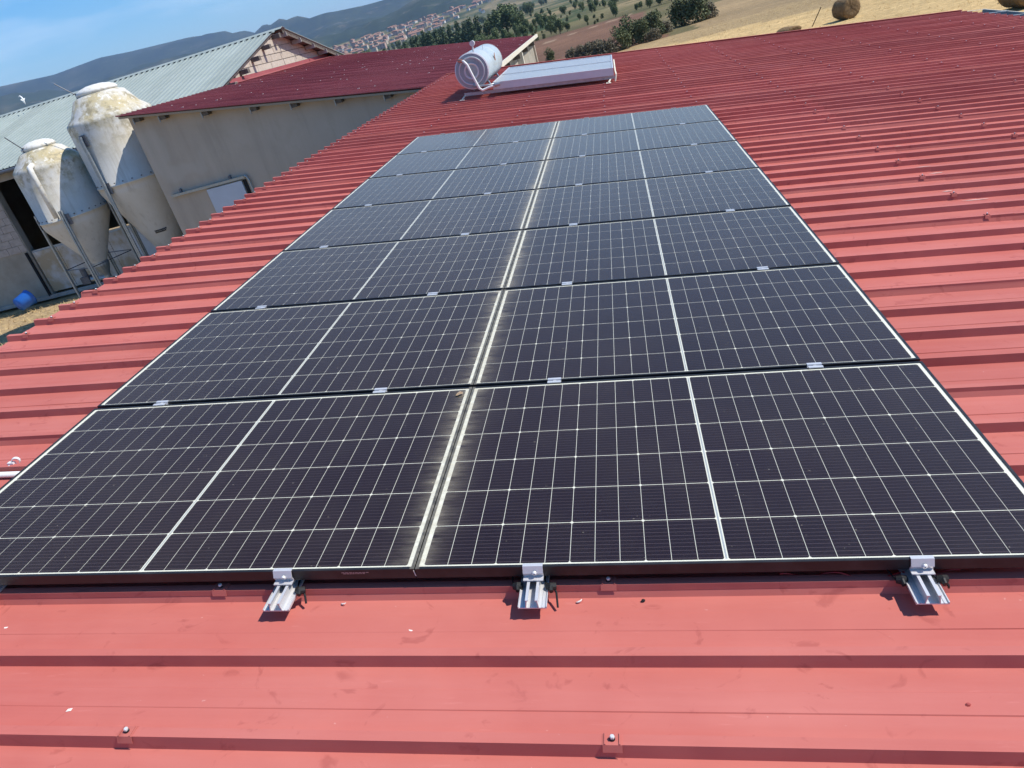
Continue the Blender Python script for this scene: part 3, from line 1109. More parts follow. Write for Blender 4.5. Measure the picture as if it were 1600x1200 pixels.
# stand
for v in (HV0 + 0.05, HV0 + 2.35):
    mb = MB()
    mb.prism([(-1.80, v, -0.02), (0.74, v, -0.02), (0.74, v, 0.03), (-1.80, v, 0.03)], (0, 0.005, 0))
    mb.prism([(-1.80, v + 0.005, -0.02), (0.74, v + 0.005, -0.02), (0.74, v + 0.005, -0.016), (-1.80, v + 0.005, -0.016)], (0, 0.04, 0))
    mb.build('stand_rail', M['galv'], t, hl(0, 0, 0))
    for u in (-1.78, 0.68):
        mb = MB()
        mb.tube([(u, v + 0.02, 0.0), (u - 0.05, v - 0.10, CR + 0.012)], 0.014, 8)
        mb.box(u - 0.09, u - 0.01, v - 0.16, v - 0.06, CR + 0.002, CR + 0.010)
        mb.build('foot', M['cream'], t, hl(0, 0, 0))
for v in (HV0 + 0.35, HV0 + 1.5):
    mb = MB()
    mb.tube([(TU - 0.16, v, TN - 0.24), (TU - 0.05, v, 0.03)], 0.016, 8)
    mb.tube([(TU + 0.20, v, TN - 0.21), (TU + 0.27, v, 0.03)], 0.016, 8)
    mb.tube([(TU - 0.16, v, TN - 0.24), (TU, v, TN - TR - 0.005), (TU + 0.2, v, TN - 0.21)], 0.016, 8)
    mb.build('tank_bracket', M['galv'], t, hl(0, 0, 0))
mb = MB()
mb.tube([(0.74, HV0 + 0.03, -0.06), (0.76, HV0 + 0.06, 0.04), (0.75, HV0 + 0.5, 0.06), (0.75, HV0 + 2.4, 0.06)], 0.013, 8)
mb.build('pipe', M['cream'], t, hl(0, 0, 0))

# ------------------------------------------------------------------ neighbouring shed, dark red roof
SX0, SX1, SY0, SY1 = -11.7, -2.4, 17.0, 34.0
SZ0 = 1.56
SA = math.atan(0.1655)
shed_base = Vector((-7, 25.5, -3.4))
shed = thing('dark_red_roof_shed', 'plastered shed with dark red ribbed roof and a sliding door', 'shed', shed_base)
sl = (SX1 - SX0) / math.cos(SA)
me_s = sheet_mesh('roof_sheet', sl, M['red2'])
off = Vector((SX0, 0, SZ0)) - shed_base
nrm = Vector((math.sin(SA), 0, math.cos(SA)))
for j in range(17):
    p = Vector((SX0 - 0.0, SY0 + j, SZ0)) - nrm * CR - shed_base
    place('roof_sheet', me_s, shed, p, (0, SA, 0))


def shed_z(x):
    return SZ0 - (x - SX0) * 0.1655


mb = MB()
mb.prism([(SX0 + 0.05, SY0 + 0.02, shed_z(SX0) - 0.10), (SX1 - 0.05, SY0 + 0.02, shed_z(SX1) - 0.10), (SX1 - 0.05, SY0 + 0.02, shed_z(SX1) - 0.05), (SX0 + 0.05, SY0 + 0.02, shed_z(SX0) - 0.05)], (0, SY1 - SY0 - 0.04, 0))
mb.build('roof_deck', M['core'], shed, -shed_base)
# pale specks of bird droppings / screws
sp = MB()
for i in range(70):
    x = rnd.uniform(SX0 + 0.2, SX1 - 0.2)
    y = SY0 + 0.25 * rnd.randint(0, 66) + 0.0135
    z = shed_z(x) + 0.004
    d = rnd.choice((0.012, 0.016, 0.03))
    sp.box(x - d, x + d, y - 0.013, y + 0.013, z - 0.006, z + 0.006)
o = sp.build('roof_screw', M['flake'], shed, -shed_base)
o['kind'] = 'stuff'
WY = SY0 + 0.30
mb = MB()
mb.prism([(SX0 + 0.12, WY, -3.45), (SX1 - 0.15, WY, -3.45), (SX1 - 0.15, WY, shed_z(SX1 - 0.15) - 0.12), (SX0 + 0.12, WY, shed_z(SX0 + 0.12) - 0.12)], (0, 0.25, 0))
mb.build('wall', M['plaster'], shed, -shed_base)
mb = MB()
mb.prism([(SX0 + 0.12, SY1 - 0.4, -3.45), (SX1 - 0.15, SY1 - 0.4, -3.45), (SX1 - 0.15, SY1 - 0.4, shed_z(SX1) - 0.12), (SX0 + 0.12, SY1 - 0.4, shed_z(SX0) - 0.12)], (0, 0.25, 0))
mb.build('wall', M['plaster'], shed, -shed_base)
mb = MB()
mb.box(SX0 + 0.12, SX0 + 0.37, WY + 0.26, 21.3, -3.45, shed_z(SX0 + 0.3) - 0.14)
mb.build('wall', M['plaster'], shed, -shed_base)
mb = MB()
mb.box(SX1 - 0.50, SX1 - 0.23, WY + 0.26, SY1 - 0.41, -3.45, shed_z(SX1) - 0.20)
mb.build('wall', M['plaster2'], shed, -shed_base)
# cream eaves beam and posts on the right side
mb = MB()
mb.box(SX1 - 0.02, SX1 + 0.05, SY0 + 0.4, SY1 + 0.1, shed_z(SX1) - 0.09, shed_z(SX1) + 0.035)
mb.build('eaves_beam', M['cream'], shed, -shed_base)
for y in (27.2,):
    mb = MB()
    mb.box(SX1 - 0.22, SX1 - 0.02, y, y + 0.2, -4.0, shed_z(SX1) - 0.14)
    mb.build('post', M['cream'], shed, -shed_base)
for y in (23.0, 26.0, 29.0, 32.0):
    mb = MB()
    mb.box(SX1 - 0.4, SX1 + 0.02, y, y + 0.12, shed_z(SX1) - 0.28, shed_z(SX1) - 0.14)
    mb.build('rafter_end', M['timber'], shed, -shed_base)
# purlin ends poking out under the near verge
for x in (-11.30, -10.60, -9.45, -8.17, -7.12, -5.98, -4.75, -3.6):
    z = shed_z(x) - 0.105
    mb = MB()
    mb.box(x - 0.02, x + 0.13, SY0 + 0.10, WY - 0.002, z - 0.11, z)
    pu = mb.build('purlin_end', M['timber'], shed, -shed_base)
    mb = MB()
    mb.box(x - 0.045, x - 0.024, SY0 + 0.07, SY0 + 0.10, z - 0.15, z - 0.004)
    mb.build('purlin_clip', M['galv'], pu)
# sliding door on its rail
mb = MB()
mb.box(-11.35, -9.14, WY - 0.09, WY - 0.03, -0.72, -0.655)
mb.box(-11.35, -9.14, WY - 0.105, WY - 0.092, -0.672, -0.655)
dr = mb.build('door_rail', M['galv'], shed, -shed_base)
for x in (-11.06, -9.56):
    mb = MB()
    mb.box(x - 0.03, x + 0.03, WY - 0.06, WY - 0.003, -0.653, -0.56)
    mb.build('rail_bracket', M['galv_dark'], dr)
mb = MB()
mb.box(-10.32, -9.27, WY - 0.075, WY - 0.035, -3.30, -0.76)
dp = mb.build('sliding_door', M['door_grey'], shed, -shed_base)
mb = MB()
mb.box(-9.25, -9.16, WY - 0.03, WY - 0.002, -3.35, -0.76)
mb.build('door_gap', M['dark_gap'], shed, -shed_base)
mb = MB()
mb.tube([(-9.13, WY - 0.07, -0.66), (-9.08, WY - 0.07, -0.70), (-9.05, WY - 0.07, -0.80), (-9.05, WY - 0.07, -3.3)], 0.03, 8)
mb.build('drain_pipe', M['galv'], shed, -shed_base)
mb = MB()
mb.box(-10.2, -10.16, WY - 0.095, WY - 0.078, -2.3, -2.0)
mb.build('handle', M['galv_dark'], dp)
# flashing where the roof meets the tuff gable
mb = MB()
mb.prism([(SX0 - 0.035, 23.7, SZ0 + 0.13), (SX0 - 0.02, 23.7, SZ0 + 0.13), (SX0 - 0.015, 23.7, SZ0 + 0.025), (SX0 + 0.24, 23.7, SZ0 - 0.02), (SX0 + 0.24, 23.7, SZ0 - 0.03), (SX0 - 0.03, 23.7, SZ0 + 0.01)], (0, 10.2, 0))
mb.build('flashing', M['red2'], shed, -shed_base)

# ------------------------------------------------------------------ grey roofed barn with the tuff gable
GX0, GX1 = -29.0, -11.76
GE, GR = 21.2, 28.8              # near eave and ridge
ZE, ZR = 1.12, 2.97
ga = math.atan((ZR - ZE) / (GR - GE))
gb = Vector((-20, 28.8, -3.4))
grey = thing('grey_roof_barn', 'long barn with pale green-grey ribbed roof and tuff block gable', 'barn', gb)
gl = math.hypot(GR - GE, ZR - ZE)
me_g = sheet_mesh('roof_sheet', gl + 0.05, M['green_grey'])
Mx = Matrix(((0, 1, 0), (-math.cos(ga), 0, -math.sin(ga)), (-math.sin(ga), 0, math.cos(ga))))
rot_near = Mx.to_euler()
nn = Vector((0, -math.sin(ga), math.cos(ga)))
XN = GX1 + 0.10
x = XN - 1.0
while x > GX0 - 1:
    p = Vector((x, GR, ZR)) - nn * CR - gb
    place('roof_sheet', me_g, grey, p, rot_near)
    x -= 1.0
XR = GX1 + 0.42
# far slope as plain sheets
Mf = Matrix(((0, -1, 0), (math.cos(ga), 0, math.sin(ga)), (-math.sin(ga), 0, math.cos(ga))))
rot_far = Mf.to_euler()
nf = Vector((0, math.sin(ga), math.cos(ga)))
x = XR
while x > GX0:
    p = Vector((x, GR, ZR)) - nf * CR - gb
    place('roof_sheet', me_g, grey, p, rot_far)
    x -= 1.0
# roof underside
for s in (-1, 1):
    ye = GR + s * (GR - GE)
    mb = MB()
    mb.prism([(GX0, ye, ZE - 0.05), (GX0, GR, ZR - 0.05), (GX0, GR, ZR - 0.10), (GX0, ye, ZE - 0.10)], ((XN if s < 0 else XR) - GX0 - 0.04, 0, 0))
    mb.build('roof_deck', M['timber'], grey, -gb)
# ridge capping with teeth between the ribs
mb = MB()
mb.prism([(GX0, GR - 0.24, ZR - 0.050), (GX0, GR, ZR + 0.020), (GX0, GR + 0.24, ZR - 0.050), (GX0, GR + 0.24, ZR - 0.055), (GX0, GR, ZR + 0.012), (GX0, GR - 0.24, ZR - 0.055)], (XR - GX0 + 0.03, 0, 0))
rc = mb.build('ridge_cap', M['green_grey'], grey, -gb)
tz = MB()
x = GX0
while x < XR - 0.2:
    tz.prism([(x + 0.06, GR - 0.242, ZR - 0.052), (x + 0.19, GR - 0.242, ZR - 0.052), (x + 0.19, GR - 0.33, ZR - 0.112), (x + 0.06, GR - 0.33, ZR - 0.112)], (0, 0.004, 0.001))
    x += 0.25
o = tz.build('ridge_filler', M['green_grey'], rc)
o['kind'] = 'stuff'
# gable wall, its blocks and verge rafters
mb = MB()
gy0, gy1 = GE + 0.4, 2 * GR - GE - 0.4
gz = ZE - 0.12 + 0.4 * math.tan(ga)
mb.prism([(GX1 - 0.30, gy0, -3.45), (GX1 - 0.30, gy1, -3.45), (GX1 - 0.30, gy1, gz), (GX1 - 0.30, GR, ZR - 0.12), (GX1 - 0.30, gy0, gz)], (0.28, 0, 0))
gw = mb.build('gable_wall', M['mortar'], grey, -gb)


def clip(poly, a, b, c):
    """keep a*y+b*z<=c"""
    out = []
    for i in range(len(poly)):
        p, q = poly[i], poly[(i + 1) % len(poly)]
        dp, dq = a * p[0] + b * p[1] - c, a * q[0] + b * q[1] - c
        if dp <= 0:
            out.append(p)
        if dp * dq < 0:
            k = dp / (dp - dq)
            out.append((p[0] + (q[0] - p[0]) * k, p[1] + (q[1] - p[1]) * k))
    return out


tg = math.tan(ga)
row = 0
z = 1.16
while z < ZR:
    y = gy0 - (0.27 if row % 2 else 0.0)
    while y < gy1:
        g = 0.012
        ln = rnd.uniform(0.75, 1.3)
        P = [(y + g, z + g), (y + ln - g, z + g), (y + ln - g, z + 0.25 - g), (y + g, z + 0.25 - g)]
        P = clip(P, tg, 1, ZR - 0.13 + tg * GR)
        P = clip(P, -tg, 1, ZR - 0.13 - tg * GR)
        if len(P) > 2:
            ar = abs(sum(P[i][0] * P[(i + 1) % len(P)][1] - P[(i + 1) % len(P)][0] * P[i][1] for i in range(len(P)))) / 2
            if ar > 0.012:
                mb = MB()
                mb.prism([(GX1 - 0.02, a, b) for a, b in P], (0.02 + rnd.uniform(0, 0.012), 0, 0))
                mb.build('block', M['block_a'] if rnd.random() < 0.5 else M['block_b'], gw)
        y += ln
    z += 0.25
    row += 1
# verge rafter and purlin ends on the gable
for s in (-1, 1):
    mb = MB()
    y0, y1 = GR + s * 0.05, GR + s * (GR - GE)
    za, zb = ZR - 0.105 - 0.05 * tg, ZE - 0.105
    mb.prism([(XR - 0.10, y0, za), (XR - 0.10, y1, zb), (XR - 0.10, y1, zb - 0.10), (XR - 0.10, y0, za - 0.10)], (0.05, 0, 0))
    if s > 0:
        mb.build('verge_rafter', M['timber'], grey, -gb)
    for k in range(6):
        y = GR + s * (0.25 + 1.25 * k)
        zz = ZR - abs(y - GR) * tg - 0.112
        mb = MB()
        mb.box(GX1 + 0.035, (XR - 0.105 if s > 0 else GX1 + 0.34), y - 0.09, y + 0.09, zz - 0.16, zz - 0.02)
        pe = mb.build('purlin_end', M['timber'], grey, -gb)
        mb = MB()
        if s > 0:
            mb.box(GX1 + 0.04, XR + 0.04, y - 0.135, y - 0.092, zz - 0.17, zz - 0.01)
        else:
            mb.box(XN + 0.01, GX1 + 0.345, y - 0.10, y + 0.09, zz - 0.018, zz - 0.006)
        mb.build('purlin_clip', M['concrete'], pe)
# long wall facing the yard, with a wide dark opening
FY = GE + 0.4
mb = MB()
mb.box(GX0, -20.32, FY, FY + 0.25, -3.45, 0.70)
lw = mb.build('wall', M['plaster2'], grey, -gb)
row = 0
z = -1.66
while z < 0.65:
    x = -23.1 + (0.25 if row % 2 else 0)
    while x < -20.40:
        x1 = min(x + 0.5, -20.34)
        mb = MB()
        mb.box(x + 0.008, x1 - 0.008, FY - 0.022 - rnd.uniform(0, 0.008), FY - 0.001, z + 0.008, z + 0.242)
        mb.build('block', M['block_g'], lw)
        x += 0.5
    z += 0.25
    row += 1
mb = MB()
mb.box(-15.2, GX1 - 0.31, FY, FY + 0.25, -3.45, 0.70)
mb.build('wall', M['plaster2'], grey, -gb)
mb = MB()
mb.box(GX0, GX1 - 0.31, FY - 0.03, FY + 0.25, 0.702, 1.02)
mb.build('lintel', M['concrete'], grey, -gb)
for i in range(5):
    x0 = -20.25 + i * 1.02
    mb = MB()
    mb.box(x0, x0 + 1.005, FY + 0.02, FY + 0.06, -3.22 + rnd.uniform(-0.03, 0.03), -1.76 + rnd.uniform(-0.02, 0.02))
    mb.build('sheet_panel', M['sheet_rust'], grey, -gb)
mb = MB()
mb.box(-20.3, -15.2, FY + 0.07, FY + 0.14, -1.80, -1.70)
mb.build('panel_rail', M['galv'], grey, -gb)
mb = MB()
mb.tube([(-20.42, FY - 0.06, -1.7), (-20.42, FY - 0.06, -3.35)], 0.05, 8)
mb.build('drain_pipe', M['dark_gap'], grey, -gb)
mb = MB()
mb.box(GX0, -11.8, FY - 0.10, FY - 0.005, -3.45, -3.32)
mb.build('plinth', M['concrete'], grey, -gb)
for (x0, x1, y0, y1) in ((GX0, GX1 - 0.31, gy1 - 0.25, gy1), (GX0, GX0 + 0.25, FY + 0.26, gy1 - 0.26)):
    mb = MB()
    mb.box(x0, x1, y0, y1, -3.45, 0.95)
    mb.build('wall', M['plaster2'], grey, -gb)
# eave gutter
mb = MB()
mb.tube([(GX0, GE - 0.06, ZE - 0.13), (XR, GE - 0.06, ZE - 0.13)], 0.06, 10)
mb.build('gutter', M['galv_dark'], grey, -gb)


# ------------------------------------------------------------------ feed silos
def silo(name, label, c, rr_, ztop, zsh, zseam, zcone, zout, leg0, pipe_ang, big):
    t = thing(name, label, 'silo', (c[0], c[1], -3.4), (0, 0, 0), 'feed silos beside the shed')

    def Z(z):
        return z + 3.4
    rc_ = rr_ * 0.40
    # the body is one lathe; its local origin sits at the shoulder so that lichen gathers above it
    mb = MB()
    mb.lathe([(rc_, ztop - 0.16 - zsh), (rc_ * 1.5, ztop - 0.24 - zsh), (rr_ * 0.80, 0.20), (rr_ * 0.95, 0.055), (rr_ * 0.995, 0.0), (rr_, -0.06), (rr_, zseam + 0.02 - zsh), (rr_ + 0.02, zseam + 0.015 - zsh), (rr_ + 0.02, zseam - 0.015 - zsh), (rr_, zseam - 0.02 - zsh), (rr_ * 0.995, zcone + 0.08 - zsh), (rr_ * 0.96, zcone - 0.04 - zsh), (rr_ * 0.22, zout - zsh), (rr_ * 0.20, zout - 0.05 - zsh)], 56)
    mb.build('body', M['silo'], t, (0, 0, Z(zsh)), smooth=True)
    mb = MB()
    mb.lathe([(rc_ * 0.99, -0.22), (rc_ * 1.20, -0.165), (rc_ * 1.22, -0.12), (rc_ * 1.10, -0.065), (rc_ * 0.85, -0.015), (rc_ * 0.5, 0.025), (0, 0.04)], 40)
    lid = mb.build('lid', M['silo_cap'], t, (0, 0, Z(ztop)), smooth=True)
    # lid rod
    a = leg0 - 0.75
    mb = MB()
    e = Vector((math.cos(a), math.sin(a), 0)) * rc_ * 1.13
    mb.box(e.x - 0.03, e.x + 0.03, e.y - 0.03, e.y + 0.03, -0.26, -0.07)
    mb.tube([(e.x, e.y, -0.12), (e.x * 1.75, e.y * 1.75, 0.30)], 0.014, 6)
    mb.build('lid_rod', M['galv_dark'], lid)
    # rivets on the seam
    mb = MB()
    for k in range(28):
        an = 2 * math.pi * k / 28
        for dz in (0.075,):
            x_, y_ = (rr_ + 0.004) * math.cos(an), (rr_ + 0.004) * math.sin(an)
            mb.box(x_ - 0.014, x_ + 0.014, y_ - 0.014, y_ + 0.014, Z(zseam + dz) - 0.014, Z(zseam + dz) + 0.014)
    o_ = mb.build('rivets', M['galv_dark'], t)
    o_['kind'] = 'stuff'
    # four legs with plates at the seam
    for k in range(4):
        an = leg0 + k * math.pi / 2
        ca, sa = math.cos(an), math.sin(an)
        q = Vector((ca, sa, 0)) * (rr_ + 0.07)
        tv = Vector((-sa, ca, 0))
        top = zsh - 0.30 if big else zseam + 0.25
        mb = MB()
        for d in (-0.045, 0.02):
            pa = q + tv * d
            mb.tube([(pa.x, pa.y, 0.0), (pa.x, pa.y, Z(top))], 0.032, 8)
        lg = mb.build('leg', M['galv'], t)
        mb = MB()
        for zz in ((zseam - 0.02, zsh - 0.42) if big else (zseam - 0.02,)):
            pc = Vector((ca, sa, 0)) * (rr_ + 0.028)
            mb.prism([tuple(pc + tv * -0.07 + Vector((0, 0, Z(zz) - 0.15))), tuple(pc + tv * 0.15 + Vector((0, 0, Z(zz) - 0.15))), tuple(pc + tv * 0.15 + Vector((0, 0, Z(zz) + 0.15))), tuple(pc + tv * -0.07 + Vector((0, 0, Z(zz) + 0.15)))], tuple(Vector((ca, sa, 0)) * 0.012))
        mb.build('leg_plate', M['galv_dark'], lg)
        mb = MB()
        mb.box(q.x - 0.12, q.x + 0.12, q.y - 0.12, q.y + 0.12, 0.0, 0.02)
        mb.build('foot_plate', M['galv_dark'], lg)
    # braces between the legs
    for k in range(4):
        a0, a1 = leg0 + k * math.pi / 2, leg0 + (k + 1) * math.pi / 2
        p0 = Vector((math.cos(a0), math.sin(a0), 0)) * (rr_ + 0.07)
        p1 = Vector((math.cos(a1), math.sin(a1), 0)) * (rr_ + 0.07)
        mb = MB()
        mb.tube([(p0.x, p0.y, Z(zout) + 0.05), (p1.x, p1.y, Z(zout) + 0.05)], 0.014, 6)
        mb.build('brace', M['galv_dark'], t)
    # outlet boot and auger
    mb = MB()
    mb.lathe([(rr_ * 0.235, zout + 0.04), (rr_ * 0.24, zout - 0.10), (0.10, zout - 0.42), (0.10, zout - 0.50)], 16, 0, (0, 0, 3.4))
    mb.tube([(0, 0, Z(zout - 0.5)), (-0.5, -0.1, Z(zout - 0.42))], 0.075, 10)
    bt = mb.build('outlet_boot', M['galv'], t)
    mb = MB()
    mb.box(-0.78, -0.5, -0.2, 0.02, Z(zout - 0.52), Z(zout - 0.30))
    mb.tube([(-0.64, -0.09, Z(zout - 0.30)), (-0.64, -0.09, Z(zout - 0.05))], 0.085, 10)
    mb.build('auger_motor', M['galv_dark'], bt)
    # filling pipe
    if not big:
        ca, sa = math.cos(pipe_ang), math.sin(pipe_ang)
        q = Vector((ca, sa, 0)) * (rr_ + 0.12)
        mb = MB()
        mb.tube([(q.x * 0.8, q.y * 0.8, Z(zsh + 0.10)), (q.x, q.y, Z(zsh + 0.06)), (q.x * 1.03, q.y * 1.03, Z(zsh - 0.10)), (q.x * 1.03, q.y * 1.03, Z(zseam + 0.1))], [0.075, 0.075, 0.07, 0.065], 14)
        mb.build('fill_pipe', M['silo_cap'], t, smooth=True)
    return t


s1 = silo('feed_silo', 'taller lichen-stained feed silo partly hidden by the shed corner', (-12.98, 18.65), 1.135, 2.43, 1.62, -0.08, -0.30, -2.55, R(-104), R(-150), True)
s2 = silo('feed_silo', 'smaller lichen-stained feed silo, leftmost, with fill pipe down its side', (-15.18, 18.25), 0.94, 1.54, 0.90, -0.55, -0.75, -2.05, R(-68), R(-76), False)
# maker's print on the cone of the tall silo
mb = MB()
an = R(-66)
zc = -1.55
rz = 1.09 + (0.25 - 1.09) * ((-0.34 - zc) / (-0.34 + 2.55))
sl_ = (1.09 - 0.25) / 2.21
ca, sa = math.cos(an), math.sin(an)
tv = Vector((-sa, ca, 0))
dnv = Vector((-ca * sl_, -sa * sl_, -1)).normalized()
nv = Vector((ca, sa, -sl_)).normalized()
for rrow in range(2):
    x = -0.15
    while x < 0.15:
        wdt = rnd.uniform(0.022, 0.04)
        c0 = Vector((ca * rz, sa * rz, zc + 3.4)) + tv * x + dnv * (0.055 * rrow) + nv * (0.012 - 0.35 * x * x / rz)
        mb.prism([tuple(c0), tuple(c0 + tv * wdt), tuple(c0 + tv * wdt + dnv * 0.04), tuple(c0 + dnv * 0.04)], tuple(nv * 0.004))
        x += wdt + 0.008
mb.build('print', M['ink'], s1)

# blue tub on the yard
mb = MB()
mb.lathe([(0.0, 0.0), (0.23, 0.0), (0.27, 0.46), (0.29, 0.47), (0.29, 0.50), (0.265, 0.50), (0.262, 0.46), (0.222, 0.02), (0.0, 0.02)], 24)
o = mb.build('blue_tub', M['blue_plastic'], None, (-20.80, 20.45, -3.17), (R(80), 0, R(160)), True)
tag(o, 'blue plastic tub lying on its side on the straw by the wall', 'tub')

# white bird over the grey roof
t = thing('bird', 'small white bird in the air above the grey roof', 'bird', (-22.65, 27.96, 3.21))
mb = MB()
mb.tube([(-0.10, 0, 0.16), (-0.02, 0, 0.18), (0.03, 0, 0.12), (0.04, 0, 0.03), (0.03, 0, -0.07), (0.05, 0, -0.17)], [0.012, 0.022, 0.030, 0.042, 0.036, 0.010], 8)
mb.build('body', M['bird'], t, smooth=True)
mb = MB()
mb.prism([(0.03, -0.02, 0.05), (0.05, -0.13, 0.06), (0.03, -0.14, 0.03), (0.03, -0.03, -0.04)], (0.006, 0, 0))
mb.prism([(0.03, 0.02, 0.05), (0.05, 0.13, 0.07), (0.03, 0.14, 0.04), (0.03, 0.03, -0.04)], (0.006, 0, 0))
mb.build('wing', M['bird'], t)


# ------------------------------------------------------------------ small things on the near roof
def connector(label, u, v, tail, group='cable connectors by the rail ends'):
    t = thing('cable_connector', label, 'connector', RF(u, v, 0), ROT, group)
    mb = MB()
    mb.tube([(-0.016, 0, -0.056), (0.0, -0.004, -0.054), (0.02, 0.004, -0.058)], [0.010, 0.013, 0.011], 10)
    mb.tube([(0.002, -0.008, -0.052), (0.004, -0.022, -0.056)], [0.010, 0.008], 10)
    t.scale = (0.72, 0.9, 1.0)
    mb.build('plug', M['rubber'], t)
    mb = MB()
    mb.tube([(0.014, 0.0, -0.060), (0.022, -0.012, -0.070), (0.027, -0.026 - tail, -0.086 - 0.3 * tail)], 0.0042, 8)
    mb.tube([(-0.016, 0, -0.056), (-0.03, 0.06, -0.06), (-0.02, 0.2, -0.055)], 0.003, 8)
    mb.build('cable', M['rubber'], t)


connector('black cable connector right of the rail end before the left column', -0.356, -0.012, 0.0)
connector('black cable connector with hanging tail beside the middle rail end', 0.392, -0.012, 0.022)
connector('black cable connector tucked left of the middle rail end', 0.297, -0.008, -0.02)
connector('black cable connector left of the rightmost rail end', 1.318, -0.006, -0.02)
connector('black cable connector right of the rightmost rail end', 1.418, -0.006, -0.02)
mb = MB()
P = []
for i in range(40):
    k = i / 39
    P.append((1.02 + 0.46 * k, 0.030 + 0.012 * math.sin(9 * k), -0.062 - 0.022 * math.sin(k * math.pi * 3) ** 2))
mb.tube(P, 0.0022, 6)
tag(mb.build('red_wire', M['red_wire'], None, RF(0, 0, 0), ROT), 'thin red wire sagging under the right front solar panel', 'wire')
# white conduit and its empty clip beyond the left column
mb = MB()
mb.tube([(-2.95, 0.735, -0.088), (-1.70, 0.724, -0.088)], 0.0125, 14)
tag(mb.build('conduit', M['white_pvc'], None, RF(0, 0, 0), ROT, True), 'white plastic conduit running under the left column of panels', 'conduit')
t = thing('conduit_clip', 'empty white conduit clip standing on a roof crest beside the left column', 'clip', RF(-1.958, 0.772, CR), ROT)
mb = MB()
P = []
for i in range(13):
    a = R(-60 + 300 * i / 12)
    P.append((0.014 * math.sin(a) * -1, 0, 0.024 - 0.014 * math.cos(a)))
for i in range(12):
    a, b = Vector(P[i]), Vector(P[i + 1])
    c = Vector((0, 0, 0.024))
    oa, ob = c + (a - c) * 1.22, c + (b - c) * 1.22
    mb.prism([tuple(a), tuple(b), tuple(ob), tuple(oa)], (0, 0.014, 0))
mb.build('jaw', M['white_pvc'], t, (0, 0, 0), (0, R(70), R(25)))
mb = MB()
mb.box(-0.014, 0.014, 0.0, 0.016, 0.0, 0.008)
mb.build('base', M['white_pvc'], t)
mb = MB()
mb.tube([(0, -0.008, 0.003), (0, -0.008, -0.012)], 0.004, 8)
mb.build('screw', M['steel'], t)

mb = MB()
mb.prism([(-0.0042, 0.0085, -0.006), (-0.0022, 0.0085, -0.006), (0.0016, 0.0085, -0.027), (-0.0004, 0.0085, -0.027)], (0, 0.0012, 0))
tag(mb.build('sliver', M['flake'], None, RF(0, 0, 0), ROT), 'pale sliver stuck in the joint between the two front panels', 'sliver')
# dry leaf on the glass
mb = MB()
P = [(-0.016, -0.004, 0.0), (-0.006, 0.010, 0.004), (0.006, 0.012, 0.008), (0.017, 0.006, 0.005), (0.014, -0.006, 0.003), (0.004, -0.011, 0.006), (-0.008, -0.010, 0.002)]
for i in range(len(P)):
    a, b = P[i], P[(i + 1) % len(P)]
    mb.prism([(0, 0, 0.0015), a, b], (0, 0, 0.0012))
tag(mb.build('dry_leaf', M['leaf_dry'], None, RF(-0.046, 1.042, 0.0005), (0, TH, R(20))), 'crumpled dry leaf on the front left panel beside the central gap', 'leaf')


def chip(name, label, cat, u, v, kind, material):
    mb = MB()
    if kind == 0:      # curled shaving
        P = [(0.009 * math.cos(R(a)), 0.006 * math.sin(R(a)), 0.002 + 0.002 * i) for i, a in enumerate((180, 215, 250, 290, 330))]
        mb.tube(P, [0.0010, 0.0022, 0.0026, 0.0022, 0.0010], 6)
    elif kind == 1:    # flake
        mb.prism([(-0.008, -0.002, 0.001), (0.005, -0.004, 0.001), (0.009, 0.002, 0.003), (-0.003, 0.005, 0.002)], (0, 0, 0.0014))
    else:              # lump
        mb.lathe([(0.0, 0.008), (0.004, 0.0075), (0.0062, 0.004), (0.005, 0.0)], 9)
        for i in range(len(mb.V)):
            x, y, z = mb.V[i]
            mb.V[i] = (x * (1 + 0.3 * math.sin(7 * y * 300)), y * 0.8, z)
    o = mb.build(name, material, None, RF(u, v, PAN + 0.0005), (0, TH, rnd.uniform(-0.4, 0.4)))
    tag(o, label, cat)


chip('shaving', 'curled white shaving on the roof right of the left rail end', 'shaving', -0.226, -0.020, 0, M['flake'])
chip('shaving', 'curled white shaving on the roof right of the middle rail end', 'shaving', 0.469, -0.022, 0, M['flake'])
chip('shaving', 'pale sliver lying on the red roof at the left picture edge', 'shaving', -1.298, -0.107, 1, M['flake'])
chip('shaving', 'pale sliver lying on the red roof low at the left', 'shaving', -0.875, -0.395, 1, M['flake'])
chip('shaving', 'tiny white flake on the roof below the central gap', 'shaving', -0.001, -0.128, 1, M['flake'])
chip('plug', 'tiny black plug on the roof right of the middle rail', 'plug', 0.647, -0.024, 2, M['rubber'])
chip('washer', 'small red rubber lump on the roof at the lower right', 'washer', 1.351, -0.355, 2, M['pebble_r'])

# ------------------------------------------------------------------ hay bales and a pole in the straw field


